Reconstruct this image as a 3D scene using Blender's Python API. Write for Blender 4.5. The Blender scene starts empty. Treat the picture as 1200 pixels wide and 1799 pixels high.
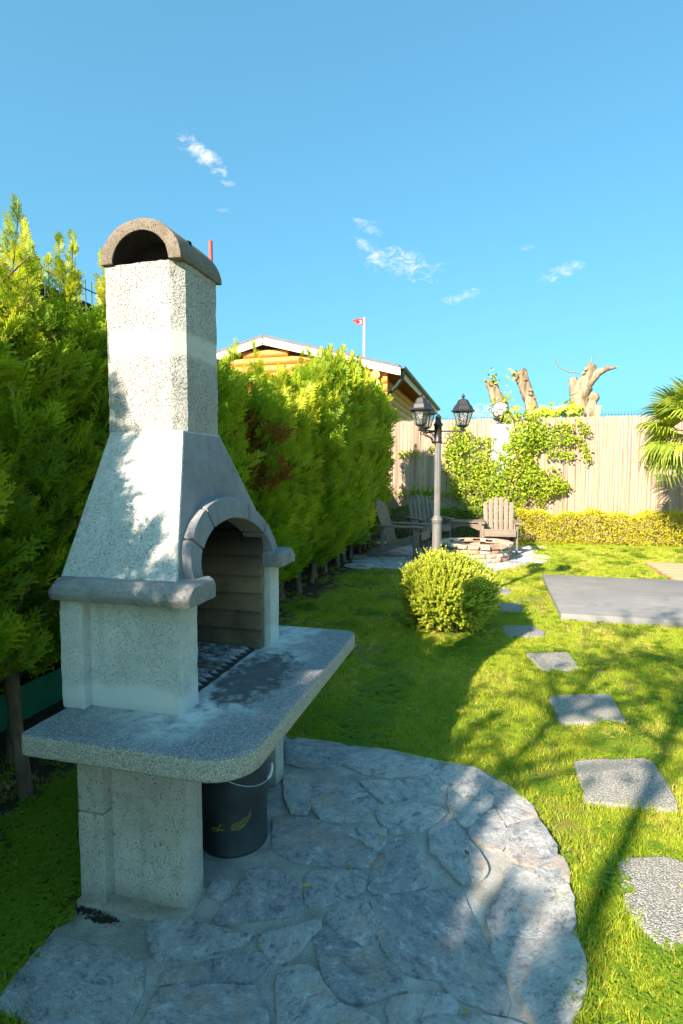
import bpy, bmesh, math, random
import numpy as np
from mathutils import Vector, Matrix, noise as mnoise
R = math.radians
rng = np.random.default_rng(11)
random.seed(11)
sc = bpy.context.scene
COL = sc.collection

# ------------------------------------------------------------------ camera
CAM_H, YAW, PITCH, F_PX, PW, PH = 1.4, R(14.8), R(4.0), 1000.0, 1200, 1799
cam = bpy.data.cameras.new('camera')
cam.sensor_fit = 'VERTICAL'; cam.sensor_height = 36.0; cam.lens = 36.0 * F_PX / PH
cam.clip_start = 0.05; cam.clip_end = 2000
camo = bpy.data.objects.new('camera', cam); COL.objects.link(camo)
camo.location = (0, 0, CAM_H); camo.rotation_euler = (R(90) - PITCH, 0, YAW)
sc.camera = camo

# ------------------------------------------------------------------ sun, sky
SUN_AZ, SUN_EL = R(23.0), R(30.5)          # direction the light travels (from +Y towards +X), elevation
LDIR = Vector((math.sin(SUN_AZ) * math.cos(SUN_EL), math.cos(SUN_AZ) * math.cos(SUN_EL), -math.sin(SUN_EL)))
sun = bpy.data.lights.new('sun', 'SUN'); sun.energy = 2.7; sun.angle = R(0.5); sun.color = (1.0, 0.85, 0.66)
suno = bpy.data.objects.new('sun', sun); COL.objects.link(suno)
suno.rotation_euler = LDIR.to_track_quat('-Z', 'Y').to_euler(); suno.location = (-4, -8, 8)
vs = sc.view_settings
vs.view_transform = 'Standard'; vs.look = 'None'; vs.exposure = 2.54; vs.gamma = 1.0; vs.use_curve_mapping = False
SKY_STRENGTH = 0.10

def px_dir(x, y):
    fw = Vector((-math.sin(YAW) * math.cos(PITCH), math.cos(YAW) * math.cos(PITCH), -math.sin(PITCH)))
    rt = Vector((math.cos(YAW), math.sin(YAW), 0)); up = rt.cross(fw)
    return fw + rt * ((x - PW / 2) / F_PX) - up * ((y - PH / 2) / F_PX)
CAMP = Vector((0, 0, CAM_H))
def gz(x, y, z=0.0):
    d = px_dir(x, y); return CAMP + d * ((z - CAM_H) / d.z)
def gy(x, y, Y):
    d = px_dir(x, y); return CAMP + d * (Y / d.y)

world = bpy.data.worlds.new('World'); sc.world = world; world.use_nodes = True
wt = world.node_tree; wt.nodes.clear()

class NT:
    """small node-tree helper"""
    def __init__(s, tree): s.t = tree
    def n(s, kind, **kw):
        nd = s.t.nodes.new(kind)
        ins = kw.pop('ins', {})
        for k, v in kw.items(): setattr(nd, k, v)
        for k, v in ins.items(): s.set(nd, k, v)
        return nd
    def set(s, nd, k, v):
        sock = nd.inputs[k]
        if isinstance(v, bpy.types.NodeSocket): s.t.links.new(v, sock)
        else:
            if isinstance(v, (tuple, list)) and len(v) == 3 and sock.type == 'RGBA': v = (*v, 1.0)
            sock.default_value = v
    def math(s, op, a, b=0.0, c=0.0, clamp=False):
        nd = s.n('ShaderNodeMath', operation=op, use_clamp=clamp, ins={0: a, 1: b, 2: c}); return nd.outputs[0]
    def vmath(s, op, a, b=(0, 0, 0)):
        nd = s.n('ShaderNodeVectorMath', operation=op, ins={0: a, 1: b})
        return nd.outputs['Value'] if op in ('DOT_PRODUCT', 'LENGTH', 'DISTANCE') else nd.outputs[0]
    def mix(s, fac, a, b, blend='MIX'):
        nd = s.n('ShaderNodeMix', data_type='RGBA', blend_type=blend); s.set(nd, 0, fac); s.set(nd, 6, a); s.set(nd, 7, b)
        return nd.outputs[2]
    def noise(s, vec, scale, detail=4.0, rough=0.55, dist=0.0, color=False):
        nd = s.n('ShaderNodeTexNoise', ins={'Scale': scale, 'Detail': detail, 'Roughness': rough, 'Distortion': dist})
        if vec is not None: s.set(nd, 'Vector', vec)
        return nd.outputs['Color' if color else 'Fac']
    def voro(s, vec, scale, feature='F1', rand=1.0, out='Distance'):
        nd = s.n('ShaderNodeTexVoronoi', feature=feature, ins={'Scale': scale, 'Randomness': rand})
        if vec is not None: s.set(nd, 'Vector', vec)
        return nd.outputs[out]
    def ramp(s, fac, stops, interp='LINEAR'):
        nd = s.n('ShaderNodeValToRGB'); r = nd.color_ramp; r.interpolation = interp
        while len(r.elements) < len(stops): r.elements.new(0.5)
        for e, (p, c) in zip(r.elements, stops):
            e.position = p; e.color = (*c, 1.0) if isinstance(c, (tuple, list)) else (c, c, c, 1.0)
        s.set(nd, 0, fac); return nd.outputs[0]
    def maprange(s, v, a, b, c=0.0, d=1.0, smooth=False):
        nd = s.n('ShaderNodeMapRange', interpolation_type='SMOOTHSTEP' if smooth else 'LINEAR', ins={0: v, 1: a, 2: b, 3: c, 4: d}); return nd.outputs[0]
    def obj(s): return s.n('ShaderNodeTexCoord').outputs['Object']
    def mapping(s, vec, loc=(0, 0, 0), rot=(0, 0, 0), scale=(1, 1, 1)):
        nd = s.n('ShaderNodeMapping', ins={'Vector': vec, 'Location': loc, 'Rotation': rot, 'Scale': scale}); return nd.outputs[0]
    def sep(s, vec): return s.n('ShaderNodeSeparateXYZ', ins={0: vec}).outputs
    def rand(s): return s.n('ShaderNodeObjectInfo').outputs['Random']
    def bump(s, h, strength=0.5, dist=0.01, normal=None):
        nd = s.n('ShaderNodeBump', ins={'Height': h, 'Strength': strength, 'Distance': dist})
        if normal is not None: s.set(nd, 'Normal', normal)
        return nd.outputs[0]

# sky with a few small clouds, each at its own direction in the heavens
w = NT(wt)
sky = w.n('ShaderNodeTexSky', sky_type='NISHITA', sun_disc=False, sun_elevation=SUN_EL, sun_rotation=R(203.0),
          altitude=200.0, air_density=1.0, dust_density=3.5, ozone_density=4.0)
tc = w.n('ShaderNodeTexCoord').outputs['Generated']
dirn = w.vmath('NORMALIZE', tc)
cloud = None
wn = w.noise(dirn, 9.0, 6.0, 0.65)
wn2 = w.noise(w.mapping(dirn, scale=(1, 1, 1.9)), 42.0, 8.0, 0.72, 0.6)
wispy = w.math('ADD', w.math('MULTIPLY', wn, 0.35), w.math('MULTIPLY', wn2, 0.65))
CL = [(352, 268, 52, 24, -28, 1.0), (395, 370, 20, 6, 0, 0.45), (712, 465, 92, 36, -14, 1.0), (640, 432, 34, 12, -30, 0.8), (808, 521, 46, 13, 12, 0.85), (988, 478, 40, 14, 10, 0.75),
      (650, 400, 34, 14, -25, 0.5), (625, 386, 16, 7, -10, 0.5), (924, 435, 24, 8, 10, 0.3),
      (838, 732, 60, 26, 0, 1.6), (955, 726, 70, 24, 0, 1.5), (400, 322, 16, 6, 0, 0.35), (700, 800, 150, 40, 0, 1.0), (1330, 700, 100, 26, 0, 1.2), (-260, 600, 130, 26, 8, 0.9)]
for (x, y, sx, sy, rot, amt) in CL:
    c = px_dir(x, y).normalized(); a = px_dir(x + 1, y).normalized() - c; b = px_dir(x, y - 1).normalized() - c
    k = a.length; kb = b.length; a.normalize(); b.normalize()
    a2 = a * math.cos(R(rot)) + b * math.sin(R(rot)); b2 = b * math.cos(R(rot)) - a * math.sin(R(rot))
    d = w.vmath('SUBTRACT', dirn, tuple(c))
    u = w.math('MULTIPLY', w.vmath('DOT_PRODUCT', d, tuple(a2)), 1.0 / (k * sx))
    v = w.math('MULTIPLY', w.vmath('DOT_PRODUCT', d, tuple(b2)), 1.0 / (kb * sy))
    r2 = w.math('ADD', w.math('MULTIPLY', u, u), w.math('MULTIPLY', v, v))
    r2 = w.math('ADD', r2, w.math('MULTIPLY', w.math('LESS_THAN', w.vmath('DOT_PRODUCT', dirn, tuple(c)), 0.0), 100.0))
    m = w.math('SUBTRACT', 1.0, r2)                                     # 1 in the middle, <0 outside
    m = w.math('ADD', w.math('MULTIPLY', w.math('MAXIMUM', m, -0.6), 0.42), w.math('MULTIPLY', w.math('SUBTRACT', wispy, 0.5), 3.2))
    m = w.math('MULTIPLY', w.maprange(m, 0.12, 0.85, 0.0, min(amt, 1.0), smooth=True), w.maprange(r2, 2.2, 1.0))
    if amt > 1.0:
        m = w.math('MULTIPLY', m, amt, clamp=True)
    cloud = m if cloud is None else w.math('MAXIMUM', cloud, m)
gam = w.n('ShaderNodeGamma', ins={'Color': sky.outputs[0], 'Gamma': 0.62})
tint = w.mix(1.0, gam.outputs[0], (0.335, 0.72, 0.80), 'MULTIPLY')
skyc = w.mix(w.math('MULTIPLY', cloud, 0.92), tint, (2.0, 2.03, 2.06))
bg = w.n('ShaderNodeBackground', ins={'Color': skyc, 'Strength': SKY_STRENGTH})
wo = w.n('ShaderNodeOutputWorld'); wt.links.new(bg.outputs[0], wo.inputs[0])
sc.cycles.max_bounces = 5; sc.cycles.diffuse_bounces = 4; sc.cycles.glossy_bounces = 2; sc.cycles.transmission_bounces = 4; sc.cycles.transparent_max_bounces = 8
sc.cycles.use_denoising = True
sc.cycles.use_adaptive_sampling = True; sc.cycles.adaptive_threshold = 0.02

# ------------------------------------------------------------------ object helpers
def link(o, parent=None):
    COL.objects.link(o)
    if parent is not None: o.parent = parent
    return o
def tag(o, label=None, cat=None, group=None, kind=None):
    if label: o['label'] = label
    if cat: o['category'] = cat
    if group: o['group'] = group
    if kind: o['kind'] = kind
    return o
def empty(name, loc=(0, 0, 0), rz=0.0):
    o = bpy.data.objects.new(name, None); o.location = loc; o.rotation_euler = (0, 0, rz); o.empty_display_size = 0.1
    return link(o)
def copy_tree(o, parent=None):
    c = o.copy(); COL.objects.link(c)
    if parent is not None: c.parent = parent
    for ch in list(o.children): copy_tree(ch, c)
    return c

def fast_mesh(name, V, F, mats=(), smooth=False, attrs=None, midx=None):
    """V (n,3), F (m,k) array of equal polygons"""
    V = np.ascontiguousarray(V, np.float32); F = np.ascontiguousarray(F, np.int32)
    me = bpy.data.meshes.new(name); m, k = F.shape
    me.vertices.add(len(V)); me.vertices.foreach_set('co', V.ravel())
    me.loops.add(m * k); me.loops.foreach_set('vertex_index', F.ravel())
    me.polygons.add(m); me.polygons.foreach_set('loop_start', np.arange(0, m * k, k, dtype=np.int32))
    if smooth: me.polygons.foreach_set('use_smooth', np.ones(m, bool))
    if midx is not None: me.polygons.foreach_set('material_index', np.ascontiguousarray(midx, np.int32))
    for nm, arr in (attrs or {}).items():
        a = me.attributes.new(nm, 'FLOAT', 'POINT'); a.data.foreach_set('value', np.ascontiguousarray(arr, np.float32))
    for mt in mats: me.materials.append(mt)
    me.update(calc_edges=True); me.validate()
    return me

class MB:
    """collects polygons for ONE mesh"""
    def __init__(s): s.v = []; s.f = []; s.m = []; s.sm = []
    def add(s, V, F, m=0, smooth=False):
        b = len(s.v); s.v.extend([tuple(p) for p in V])
        for f in F: s.f.append([i + b for i in f]); s.m.append(m); s.sm.append(smooth)
        return s
    def box(s, x0, x1, y0, y1, z0, z1, m=0):
        return s.add([(x0, y0, z0), (x1, y0, z0), (x1, y1, z0), (x0, y1, z0), (x0, y0, z1), (x1, y0, z1), (x1, y1, z1), (x0, y1, z1)],
                     [(0, 3, 2, 1), (4, 5, 6, 7), (0, 1, 5, 4), (1, 2, 6, 5), (2, 3, 7, 6), (3, 0, 4, 7)], m)
    def bar(s, p, q, w, h, upv=(0, 0, 1), m=0):
        """rectangular bar from p to q, width w across, h along upv"""
        p = Vector(p); q = Vector(q); d = (q - p).normalized(); u = Vector(upv); sd = d.cross(u)
        if sd.length < 1e-5: sd = d.cross(Vector((1, 0, 0)))
        sd.normalize(); u = sd.cross(d).normalized(); V = []
        for c in (p, q):
            for a, b in ((-1, -1), (1, -1), (1, 1), (-1, 1)): V.append(c + sd * (a * w / 2) + u * (b * h / 2))
        return s.add(V, [(3, 2, 1, 0), (4, 5, 6, 7), (0, 1, 5, 4), (1, 2, 6, 5), (2, 3, 7, 6), (3, 0, 4, 7)], m)
    def prism(s, poly, z0, z1, m=0):
        n = len(poly); V = [(x, y, z0) for x, y in poly] + [(x, y, z1) for x, y in poly]
        F = [list(range(n - 1, -1, -1)), list(range(n, 2 * n))] + [(i, (i + 1) % n, n + (i + 1) % n, n + i) for i in range(n)]
        return s.add(V, F, m)
    def loft(s, rings, m=0, cap=True, smooth=False, closed=True):
        n = len(rings[0]); V = [p for r in rings for p in r]; F = []
        for k in range(len(rings) - 1):
            for i in range(n if closed else n - 1):
                j = (i + 1) % n; F.append((k * n + i, k * n + j, (k + 1) * n + j, (k + 1) * n + i))
        s.add(V, F, m, smooth)
        if cap:
            s.add(rings[0], [list(range(n - 1, -1, -1))], m); s.add(rings[-1], [list(range(n))], m)
        return s
    def tube(s, pts, rad, n=8, m=0, smooth=True, cap=True):
        pts = [Vector(p) for p in pts]
        if not hasattr(rad, '__len__'): rad = [rad] * len(pts)
        rings = []; ref = None
        for i, p in enumerate(pts):
            t = (pts[min(i + 1, len(pts) - 1)] - pts[max(i - 1, 0)]).normalized()
            if ref is None:
                ref = t.cross(Vector((0, 0, 1)))
                if ref.length < 1e-3: ref = Vector((1, 0, 0))
            ref = (ref - t * ref.dot(t)).normalized(); b = t.cross(ref)
            rings.append([p + (ref * math.cos(a) + b * math.sin(a)) * rad[i] for a in [2 * math.pi * k / n for k in range(n)]])
        return s.loft(rings, m, cap, smooth)
    def lathe(s, prof, n=16, c=(0, 0, 0), m=0, smooth=True, cap=True):
        rings = [[(c[0] + r * math.cos(2 * math.pi * k / n), c[1] + r * math.sin(2 * math.pi * k / n), c[2] + z) for k in range(n)] for r, z in prof]
        return s.loft(rings, m, cap, smooth)
    def build(s, name, mats, parent=None, bevel=0.0, seg=2, origin=None, rough=0.0, cuts=0, freq=12.0):
        if not isinstance(mats, (list, tuple)): mats = [mats]
        me = bpy.data.meshes.new(name)
        V = s.v
        if origin is not None: V = [(x - origin[0], y - origin[1], z - origin[2]) for x, y, z in V]
        me.from_pydata(V, [], s.f)
        for p, mi, sm in zip(me.polygons, s.m, s.sm): p.material_index = mi; p.use_smooth = sm
        for mt in mats: me.materials.append(mt)
        if bevel or cuts or rough:
            bm = bmesh.new(); bm.from_mesh(me)
            bmesh.ops.remove_doubles(bm, verts=bm.verts, dist=1e-5)
            if bevel:
                ed = [e for e in bm.edges if len(e.link_faces) == 2 and e.calc_face_angle(0) > 0.5]
                bmesh.ops.bevel(bm, geom=ed, offset=bevel, segments=seg, profile=0.6, affect='EDGES', clamp_overlap=True)
            if cuts:
                bmesh.ops.triangulate(bm, faces=[f for f in bm.faces if len(f.verts) > 4])
                for _ in range(cuts):
                    lim = 0.02
                    ed = [e for e in bm.edges if e.calc_length() > lim]
                    if ed: bmesh.ops.subdivide_edges(bm, edges=ed, cuts=1, use_grid_fill=True)
            if rough:
                bm.normal_update()
                mv = {v: v.normal * (mnoise.noise(v.co * freq) * rough + mnoise.noise(v.co * freq * 3.7) * rough * 0.6) for v in bm.verts}
                for v, d in mv.items(): v.co += d
                for f in bm.faces: f.smooth = True
            bm.to_mesh(me); bm.free()
            if rough or bevel:
                try: me.set_sharp_from_angle(angle=R(38))
                except Exception: pass
                for p in me.polygons: p.use_smooth = True
        me.update()
        o = bpy.data.objects.new(name, me)
        if origin is not None and parent is None: o.location = origin
        return link(o, parent)

def instance_template(TV, TF, pos, ydir, zhint, scale):
    """place a template (TV n,3; TF m,k) at pos (N,3) with +Y -> ydir and +Z near zhint"""
    N = len(pos); y = ydir / np.linalg.norm(ydir, axis=1, keepdims=True)
    x = np.cross(y, zhint); ln = np.linalg.norm(x, axis=1, keepdims=True); x = x / np.maximum(ln, 1e-6); z = np.cross(x, y)
    sc_ = np.asarray(scale).reshape(N, 1, 1)
    V = pos[:, None, :] + sc_ * (TV[None, :, 0:1] * x[:, None, :] + TV[None, :, 1:2] * y[:, None, :] + TV[None, :, 2:3] * z[:, None, :])
    F = TF[None, :, :] + (np.arange(N) * len(TV))[:, None, None]
    return V.reshape(-1, 3), F.reshape(-1, TF.shape[1])
def unit(v): return v / np.maximum(np.linalg.norm(v, axis=1, keepdims=True), 1e-9)
def in_poly(P, poly):
    x, y = P[:, 0], P[:, 1]; c = np.zeros(len(P), bool); n = len(poly)
    for i in range(n):
        x0, y0 = poly[i]; x1, y1 = poly[(i + 1) % n]
        cond = ((y0 > y) != (y1 > y)) & (x < (x1 - x0) * (y - y0) / ((y1 - y0) + 1e-12) + x0)
        c ^= cond
    return c

# ------------------------------------------------------------------ materials
MATS = {}
def mat(name, fn, rough=0.85, spec=0.3, metal=0.0):
    m = bpy.data.materials.new(name); m.use_nodes = True
    t = m.node_tree; t.nodes.clear(); h = NT(t)
    b = h.n('ShaderNodeBsdfPrincipled', ins={'Roughness': rough, 'Metallic': metal, 'Specular IOR Level': spec})
    o = h.n('ShaderNodeOutputMaterial'); t.links.new(b.outputs[0], o.inputs[0])
    res = fn(h)
    if not isinstance(res, dict): res = {'Base Color': res}
    for k, v in res.items(): h.set(b, k, v)
    MATS[name] = m
    return m

def concrete(h, lo, hi, pits=0.5, scale=1.0, grain=0.5, stain=0.35, warm=None):
    v = h.obj()
    big = h.noise(v, 3.2 * scale, 6, 0.6); fine = h.noise(v, 90 * scale, 4, 0.65); mid = h.noise(v, 17 * scale, 5, 0.6)
    col = h.mix(h.maprange(big, 0.3, 0.7), lo, hi)
    col = h.mix(h.math('MULTIPLY', h.maprange(mid, 0.45, 0.75), stain), col, tuple(c * 0.62 for c in lo))
    col = h.mix(h.math('MULTIPLY', h.maprange(fine, 0.5, 0.75), grain), col, tuple(min(c * 1.3, 0.9) for c in hi))
    streak = h.noise(h.mapping(v, scale=(1, 1, 0.10)), 22, 5, 0.6)
    col = h.mix(h.math('MULTIPLY', h.maprange(streak, 0.54, 0.72), 0.30), col, tuple(c * 0.55 for c in lo))
    pv = h.n('ShaderNodeVectorMath', operation='ADD', ins={0: v, 1: h.n('ShaderNodeVectorMath', operation='SCALE', ins={0: h.noise(v, 60, 2, color=True), 3: 0.012}).outputs[0]}).outputs[0]
    d = h.voro(pv, 180 * scale)
    pmask = h.maprange(h.noise(v, 60 * scale, 4, 0.65), 0.40, 0.60)
    pit = h.math('MULTIPLY', h.maprange(d, 0.36, 0.16), pmask)
    col = h.mix(h.math('MULTIPLY', pit, pits), col, tuple(c * 0.18 for c in lo))
    hgt = h.math('SUBTRACT', h.math('ADD', h.math('MULTIPLY', fine, 0.45), h.math('MULTIPLY', mid, 0.4)), h.math('MULTIPLY', pit, 0.9 * min(1, pits + 0.2)))
    return v, col, hgt

def m_chimney(h):
    v, col, hgt = concrete(h, (0.325, 0.32, 0.305), (0.425, 0.42, 0.40), 0.95, 1.0, 0.5, 0.2)
    z = h.sep(v)[2]; zz = h.math('ADD', z, h.math('MULTIPLY', h.math('SUBTRACT', h.noise(v, 14, 4), 0.5), 0.06))
    band = h.math('MULTIPLY', h.maprange(zz, 1.80, 1.825), h.maprange(zz, 1.905, 1.88))
    col = h.mix(band, col, (0.49, 0.485, 0.465)); hgt = h.mix(band, hgt, (0.5, 0.5, 0.5))
    return {'Base Color': col, 'Normal': h.bump(hgt, 1.0, 0.012)}
def m_hood(h):
    v, col, hgt = concrete(h, (0.46, 0.465, 0.45), (0.57, 0.565, 0.54), 0.55, 1.05, 0.45, 0.35)
    return {'Base Color': col, 'Normal': h.bump(hgt, 1.0, 0.010)}
def m_hood_front(h):
    v, col, hgt = concrete(h, (0.21, 0.19, 0.20), (0.30, 0.275, 0.285), 0.5, 1.1, 0.25, 0.4)
    x, y, z = h.sep(v); yy = h.math('MULTIPLY', h.math('SUBTRACT', y, 1.95), 3.2); n2 = h.noise(v, 9, 5, 0.6)
    so = h.math('MULTIPLY', h.maprange(h.math('ADD', h.math('ABSOLUTE', yy), n2), 1.3, 0.6), h.maprange(h.math('ADD', z, h.math('MULTIPLY', n2, 0.15)), 1.52, 1.30))
    col = h.mix(h.math('MULTIPLY', so, 0.6), col, (0.045, 0.04, 0.04))
    return {'Base Color': col, 'Normal': h.bump(hgt, 0.6, 0.005)}
def m_ledge(h):
    v, col, hgt = concrete(h, (0.185, 0.185, 0.19), (0.335, 0.325, 0.315), 0.6, 1.3, 0.4, 0.6)
    return {'Base Color': col, 'Normal': h.bump(hgt, 0.9, 0.006)}
def m_arch(h):
    v, col, hgt = concrete(h, (0.17, 0.17, 0.185), (0.26, 0.255, 0.265), 0.5, 1.0, 0.3, 0.35)
    return {'Base Color': col, 'Normal': h.bump(hgt, 0.6, 0.004)}
def m_cap(h):
    v, col, hgt = concrete(h, (0.125, 0.10, 0.078), (0.225, 0.185, 0.15), 0.9, 0.9, 0.3, 0.4)
    return {'Base Color': col, 'Normal': h.bump(hgt, 0.7, 0.005)}
def m_firebox(h):
    v, col, hgt = concrete(h, (0.45, 0.47, 0.445), (0.58, 0.59, 0.565), 0.65, 1.35, 0.4, 0.3)
    z = h.sep(v)[2]; zz = h.math('ADD', z, h.math('MULTIPLY', h.math('SUBTRACT', h.noise(v, 9, 4), 0.5), 0.09))
    band = h.maprange(zz, 0.735, 0.715)
    col = h.mix(h.math('MULTIPLY', band, 0.8), col, (0.60, 0.59, 0.56)); hgt = h.mix(h.math('MULTIPLY', band, 0.85), hgt, (0.5, 0.5, 0.5))
    top_tint = h.math('MULTIPLY', h.maprange(z, 0.90, 1.0), h.maprange(h.noise(v, 30, 4), 0.35, 0.6))  # patchy olive tint, darker towards the top of the wall
    col = h.mix(h.math('MULTIPLY', top_tint, 0.3), col, (0.33, 0.35, 0.22))
    return {'Base Color': col, 'Normal': h.bump(hgt, 0.9, 0.006)}
def m_pillar(h):
    v, col, hgt = concrete(h, (0.39, 0.345, 0.285), (0.55, 0.495, 0.425), 0.8, 0.8, 0.25, 0.45)
    z = h.sep(v)[2]; foot_dark = h.maprange(h.math('ADD', z, h.math('MULTIPLY', h.noise(v, 8, 4), 0.08)), 0.12, 0.04)  # browner and darker towards the foot
    col = h.mix(h.math('MULTIPLY', foot_dark, 0.5), col, (0.14, 0.12, 0.085))
    return {'Base Color': col, 'Normal': h.bump(hgt, 0.8, 0.005)}
def m_slab(h):
    v = h.obj(); x, y, z = h.sep(v)
    sp = h.noise(v, 330, 3, 0.7); sp2 = h.voro(v, 420, out='Color'); big = h.noise(v, 6, 6, 0.65); mid = h.noise(v, 22, 5, 0.65)
    spk = h.math('ADD', h.math('MULTIPLY', sp, 0.6), h.math('MULTIPLY', h.sep(sp2)[0], 0.4))
    col = h.ramp(spk, [(0.28, (0.10, 0.10, 0.11)), (0.5, (0.22, 0.22, 0.23)), (0.75, (0.48, 0.48, 0.48))])
    # white ash and lime spread round the firebox, dark soot by the mouth
    wob = h.math('MULTIPLY', h.math('SUBTRACT', big, 0.5), 0.42)
    dx = h.math('MAXIMUM', h.math('SUBTRACT', x, -0.90), 0.0)
    dy = h.math('MAXIMUM', h.math('SUBTRACT', 1.53, y), 0.0)
    dist = h.math('ADD', h.math('POWER', h.math('ADD', h.math('MULTIPLY', dx, dx), h.math('MULTIPLY', dy, dy)), 0.5), wob)
    ash = h.math('MULTIPLY', h.maprange(dist, 0.24, 0.0, smooth=True), h.maprange(mid, 0.28, 0.58))
    ash = h.math('MULTIPLY', ash, h.maprange(x, -1.3, -0.98))
    col = h.mix(h.math('MULTIPLY', ash, 0.88), col, (0.68, 0.68, 0.66))
    sx = h.math('MULTIPLY', h.math('SUBTRACT', x, -0.83), 6.5); sy = h.math('MULTIPLY', h.math('SUBTRACT', y, 1.90), 3.2)
    soot = h.math('ADD', h.math('ADD', h.math('MULTIPLY', sx, sx), h.math('MULTIPLY', sy, sy)), h.math('MULTIPLY', h.math('SUBTRACT', mid, 0.5), 2.4))
    col = h.mix(h.math('MULTIPLY', h.maprange(soot, 1.0, 0.25, smooth=True), 0.85), col, (0.06, 0.06, 0.065))
    spots = h.math('MULTIPLY', h.maprange(h.voro(v, 26), 0.16, 0.08), h.maprange(h.noise(v, 5, 2), 0.5, 0.6))
    col = h.mix(h.math('MULTIPLY', spots, 0.8), col, (0.05, 0.05, 0.05))
    side = h.maprange(h.math('ABSOLUTE', h.sep(h.n('ShaderNodeNewGeometry').outputs['True Normal'])[2]), 0.6, 0.4)
    scol = h.ramp(spk, [(0.25, (0.16, 0.145, 0.12)), (0.5, (0.36, 0.33, 0.28)), (0.75, (0.66, 0.63, 0.57))])
    col = h.mix(side, col, scol)
    return {'Base Color': col, 'Normal': h.bump(h.math('ADD', spk, h.math('MULTIPLY', mid, 0.4)), 0.8, 0.004)}
def m_soot(h):
    v = h.obj(); n = h.noise(v, 7, 6, 0.65); f = h.noise(v, 70, 4, 0.6)
    z = h.sep(v)[2]
    col = h.mix(h.maprange(n, 0.3, 0.7), (0.11, 0.078, 0.045), (0.24, 0.175, 0.105))
    col = h.mix(h.math('MULTIPLY', h.maprange(h.math('ADD', z, h.math('MULTIPLY', n, 0.12)), 1.02, 1.18), 0.95), col, (0.018, 0.016, 0.014))
    return {'Base Color': col, 'Normal': h.bump(f, 0.5, 0.004)}
def m_grate(h):
    v = h.obj(); n = h.noise(v, 20, 6, 0.7); f = h.noise(v, 120, 4, 0.6); b = h.noise(v, 6, 4, 0.6)
    col = h.mix(h.maprange(n, 0.4, 0.62), (0.09, 0.085, 0.085), (0.46, 0.46, 0.46))
    col = h.mix(h.math('MULTIPLY', h.maprange(b, 0.5, 0.66), 0.8), col, (0.10, 0.055, 0.03))
    z = h.sep(v)[2]; col = h.mix(h.maprange(z, 0.664, 0.657), col, (0.035, 0.03, 0.028))  # gaps between the ribs darkened in the colour, standing in for shade
    return {'Base Color': col, 'Normal': h.bump(h.math('ADD', n, f), 0.6, 0.006)}
def m_flag(h):
    v = h.obj(); r = h.rand()
    v2 = h.n('ShaderNodeVectorMath', operation='ADD', ins={0: v, 1: h.n('ShaderNodeCombineXYZ', ins={0: h.math('MULTIPLY', r, 37.0), 1: h.math('MULTIPLY', r, 19.0), 2: 0.0}).outputs[0]}).outputs[0]
    rv = h.n('ShaderNodeVectorRotate', rotation_type='Z_AXIS', ins={'Vector': v2, 'Angle': h.math('MULTIPLY', r, 25.0)}).outputs[0]
    st = h.mapping(rv, scale=(1.0, 1.4, 1.0))
    big = h.noise(st, 2.6, 6, 0.6, 0.3); fine = h.noise(v2, 130, 4, 0.75); cl = h.noise(st, 20, 9, 0.8); mid = h.noise(st, 8, 8, 0.72)
    # split layers: the surface breaks down in thin steps, each layer a little different in tone
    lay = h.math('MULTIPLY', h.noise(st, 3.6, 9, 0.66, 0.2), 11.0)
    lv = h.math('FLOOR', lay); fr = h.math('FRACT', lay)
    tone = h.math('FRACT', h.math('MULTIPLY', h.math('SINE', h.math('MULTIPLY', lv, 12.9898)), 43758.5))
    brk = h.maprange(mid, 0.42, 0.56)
    edge = h.math('MULTIPLY', h.maprange(fr, 0.16, 0.0), brk); rimm = h.math('MULTIPLY', h.maprange(fr, 0.80, 1.0), brk)  # dark step edges and pale rims put relief shading into the colour
    base = h.ramp(r, [(0.0, (0.44, 0.445, 0.47)), (0.16, (0.66, 0.645, 0.63)), (0.32, (0.50, 0.50, 0.52)), (0.46, (0.74, 0.715, 0.68)), (0.6, (0.57, 0.565, 0.57)), (0.74, (0.40, 0.41, 0.445)), (0.88, (0.69, 0.67, 0.65))], 'CONSTANT')
    col = h.mix(h.maprange(big, 0.38, 0.62), h.mix(0.35, base, (0.34, 0.37, 0.43)), h.mix(0.35, base, (0.84, 0.79, 0.73)))
    col = h.mix(h.math('MULTIPLY', tone, 0.55), col, (0.28, 0.31, 0.39))
    col = h.mix(h.math('MULTIPLY', h.maprange(cl, 0.53, 0.63), 0.75), col, (0.90, 0.88, 0.85))
    col = h.mix(h.math('MULTIPLY', h.maprange(cl, 0.48, 0.38), 0.75), col, (0.13, 0.145, 0.19))
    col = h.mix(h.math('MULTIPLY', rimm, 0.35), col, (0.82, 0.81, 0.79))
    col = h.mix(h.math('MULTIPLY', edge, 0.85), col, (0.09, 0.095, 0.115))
    rust = h.math('MULTIPLY', h.maprange(h.noise(v2, 5, 6, 0.72), 0.54, 0.66), 0.7)
    col = h.mix(rust, col, (0.66, 0.47, 0.35))
    hg = h.math('ADD', h.math('ADD', h.math('MULTIPLY', cl, 0.55), h.math('MULTIPLY', lv, 0.16)), h.math('ADD', h.math('MULTIPLY', mid, 0.9), h.math('MULTIPLY', fine, 0.22)))
    return {'Base Color': col, 'Normal': h.bump(hg, 1.0, 0.04), 'Roughness': 0.7}
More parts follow.
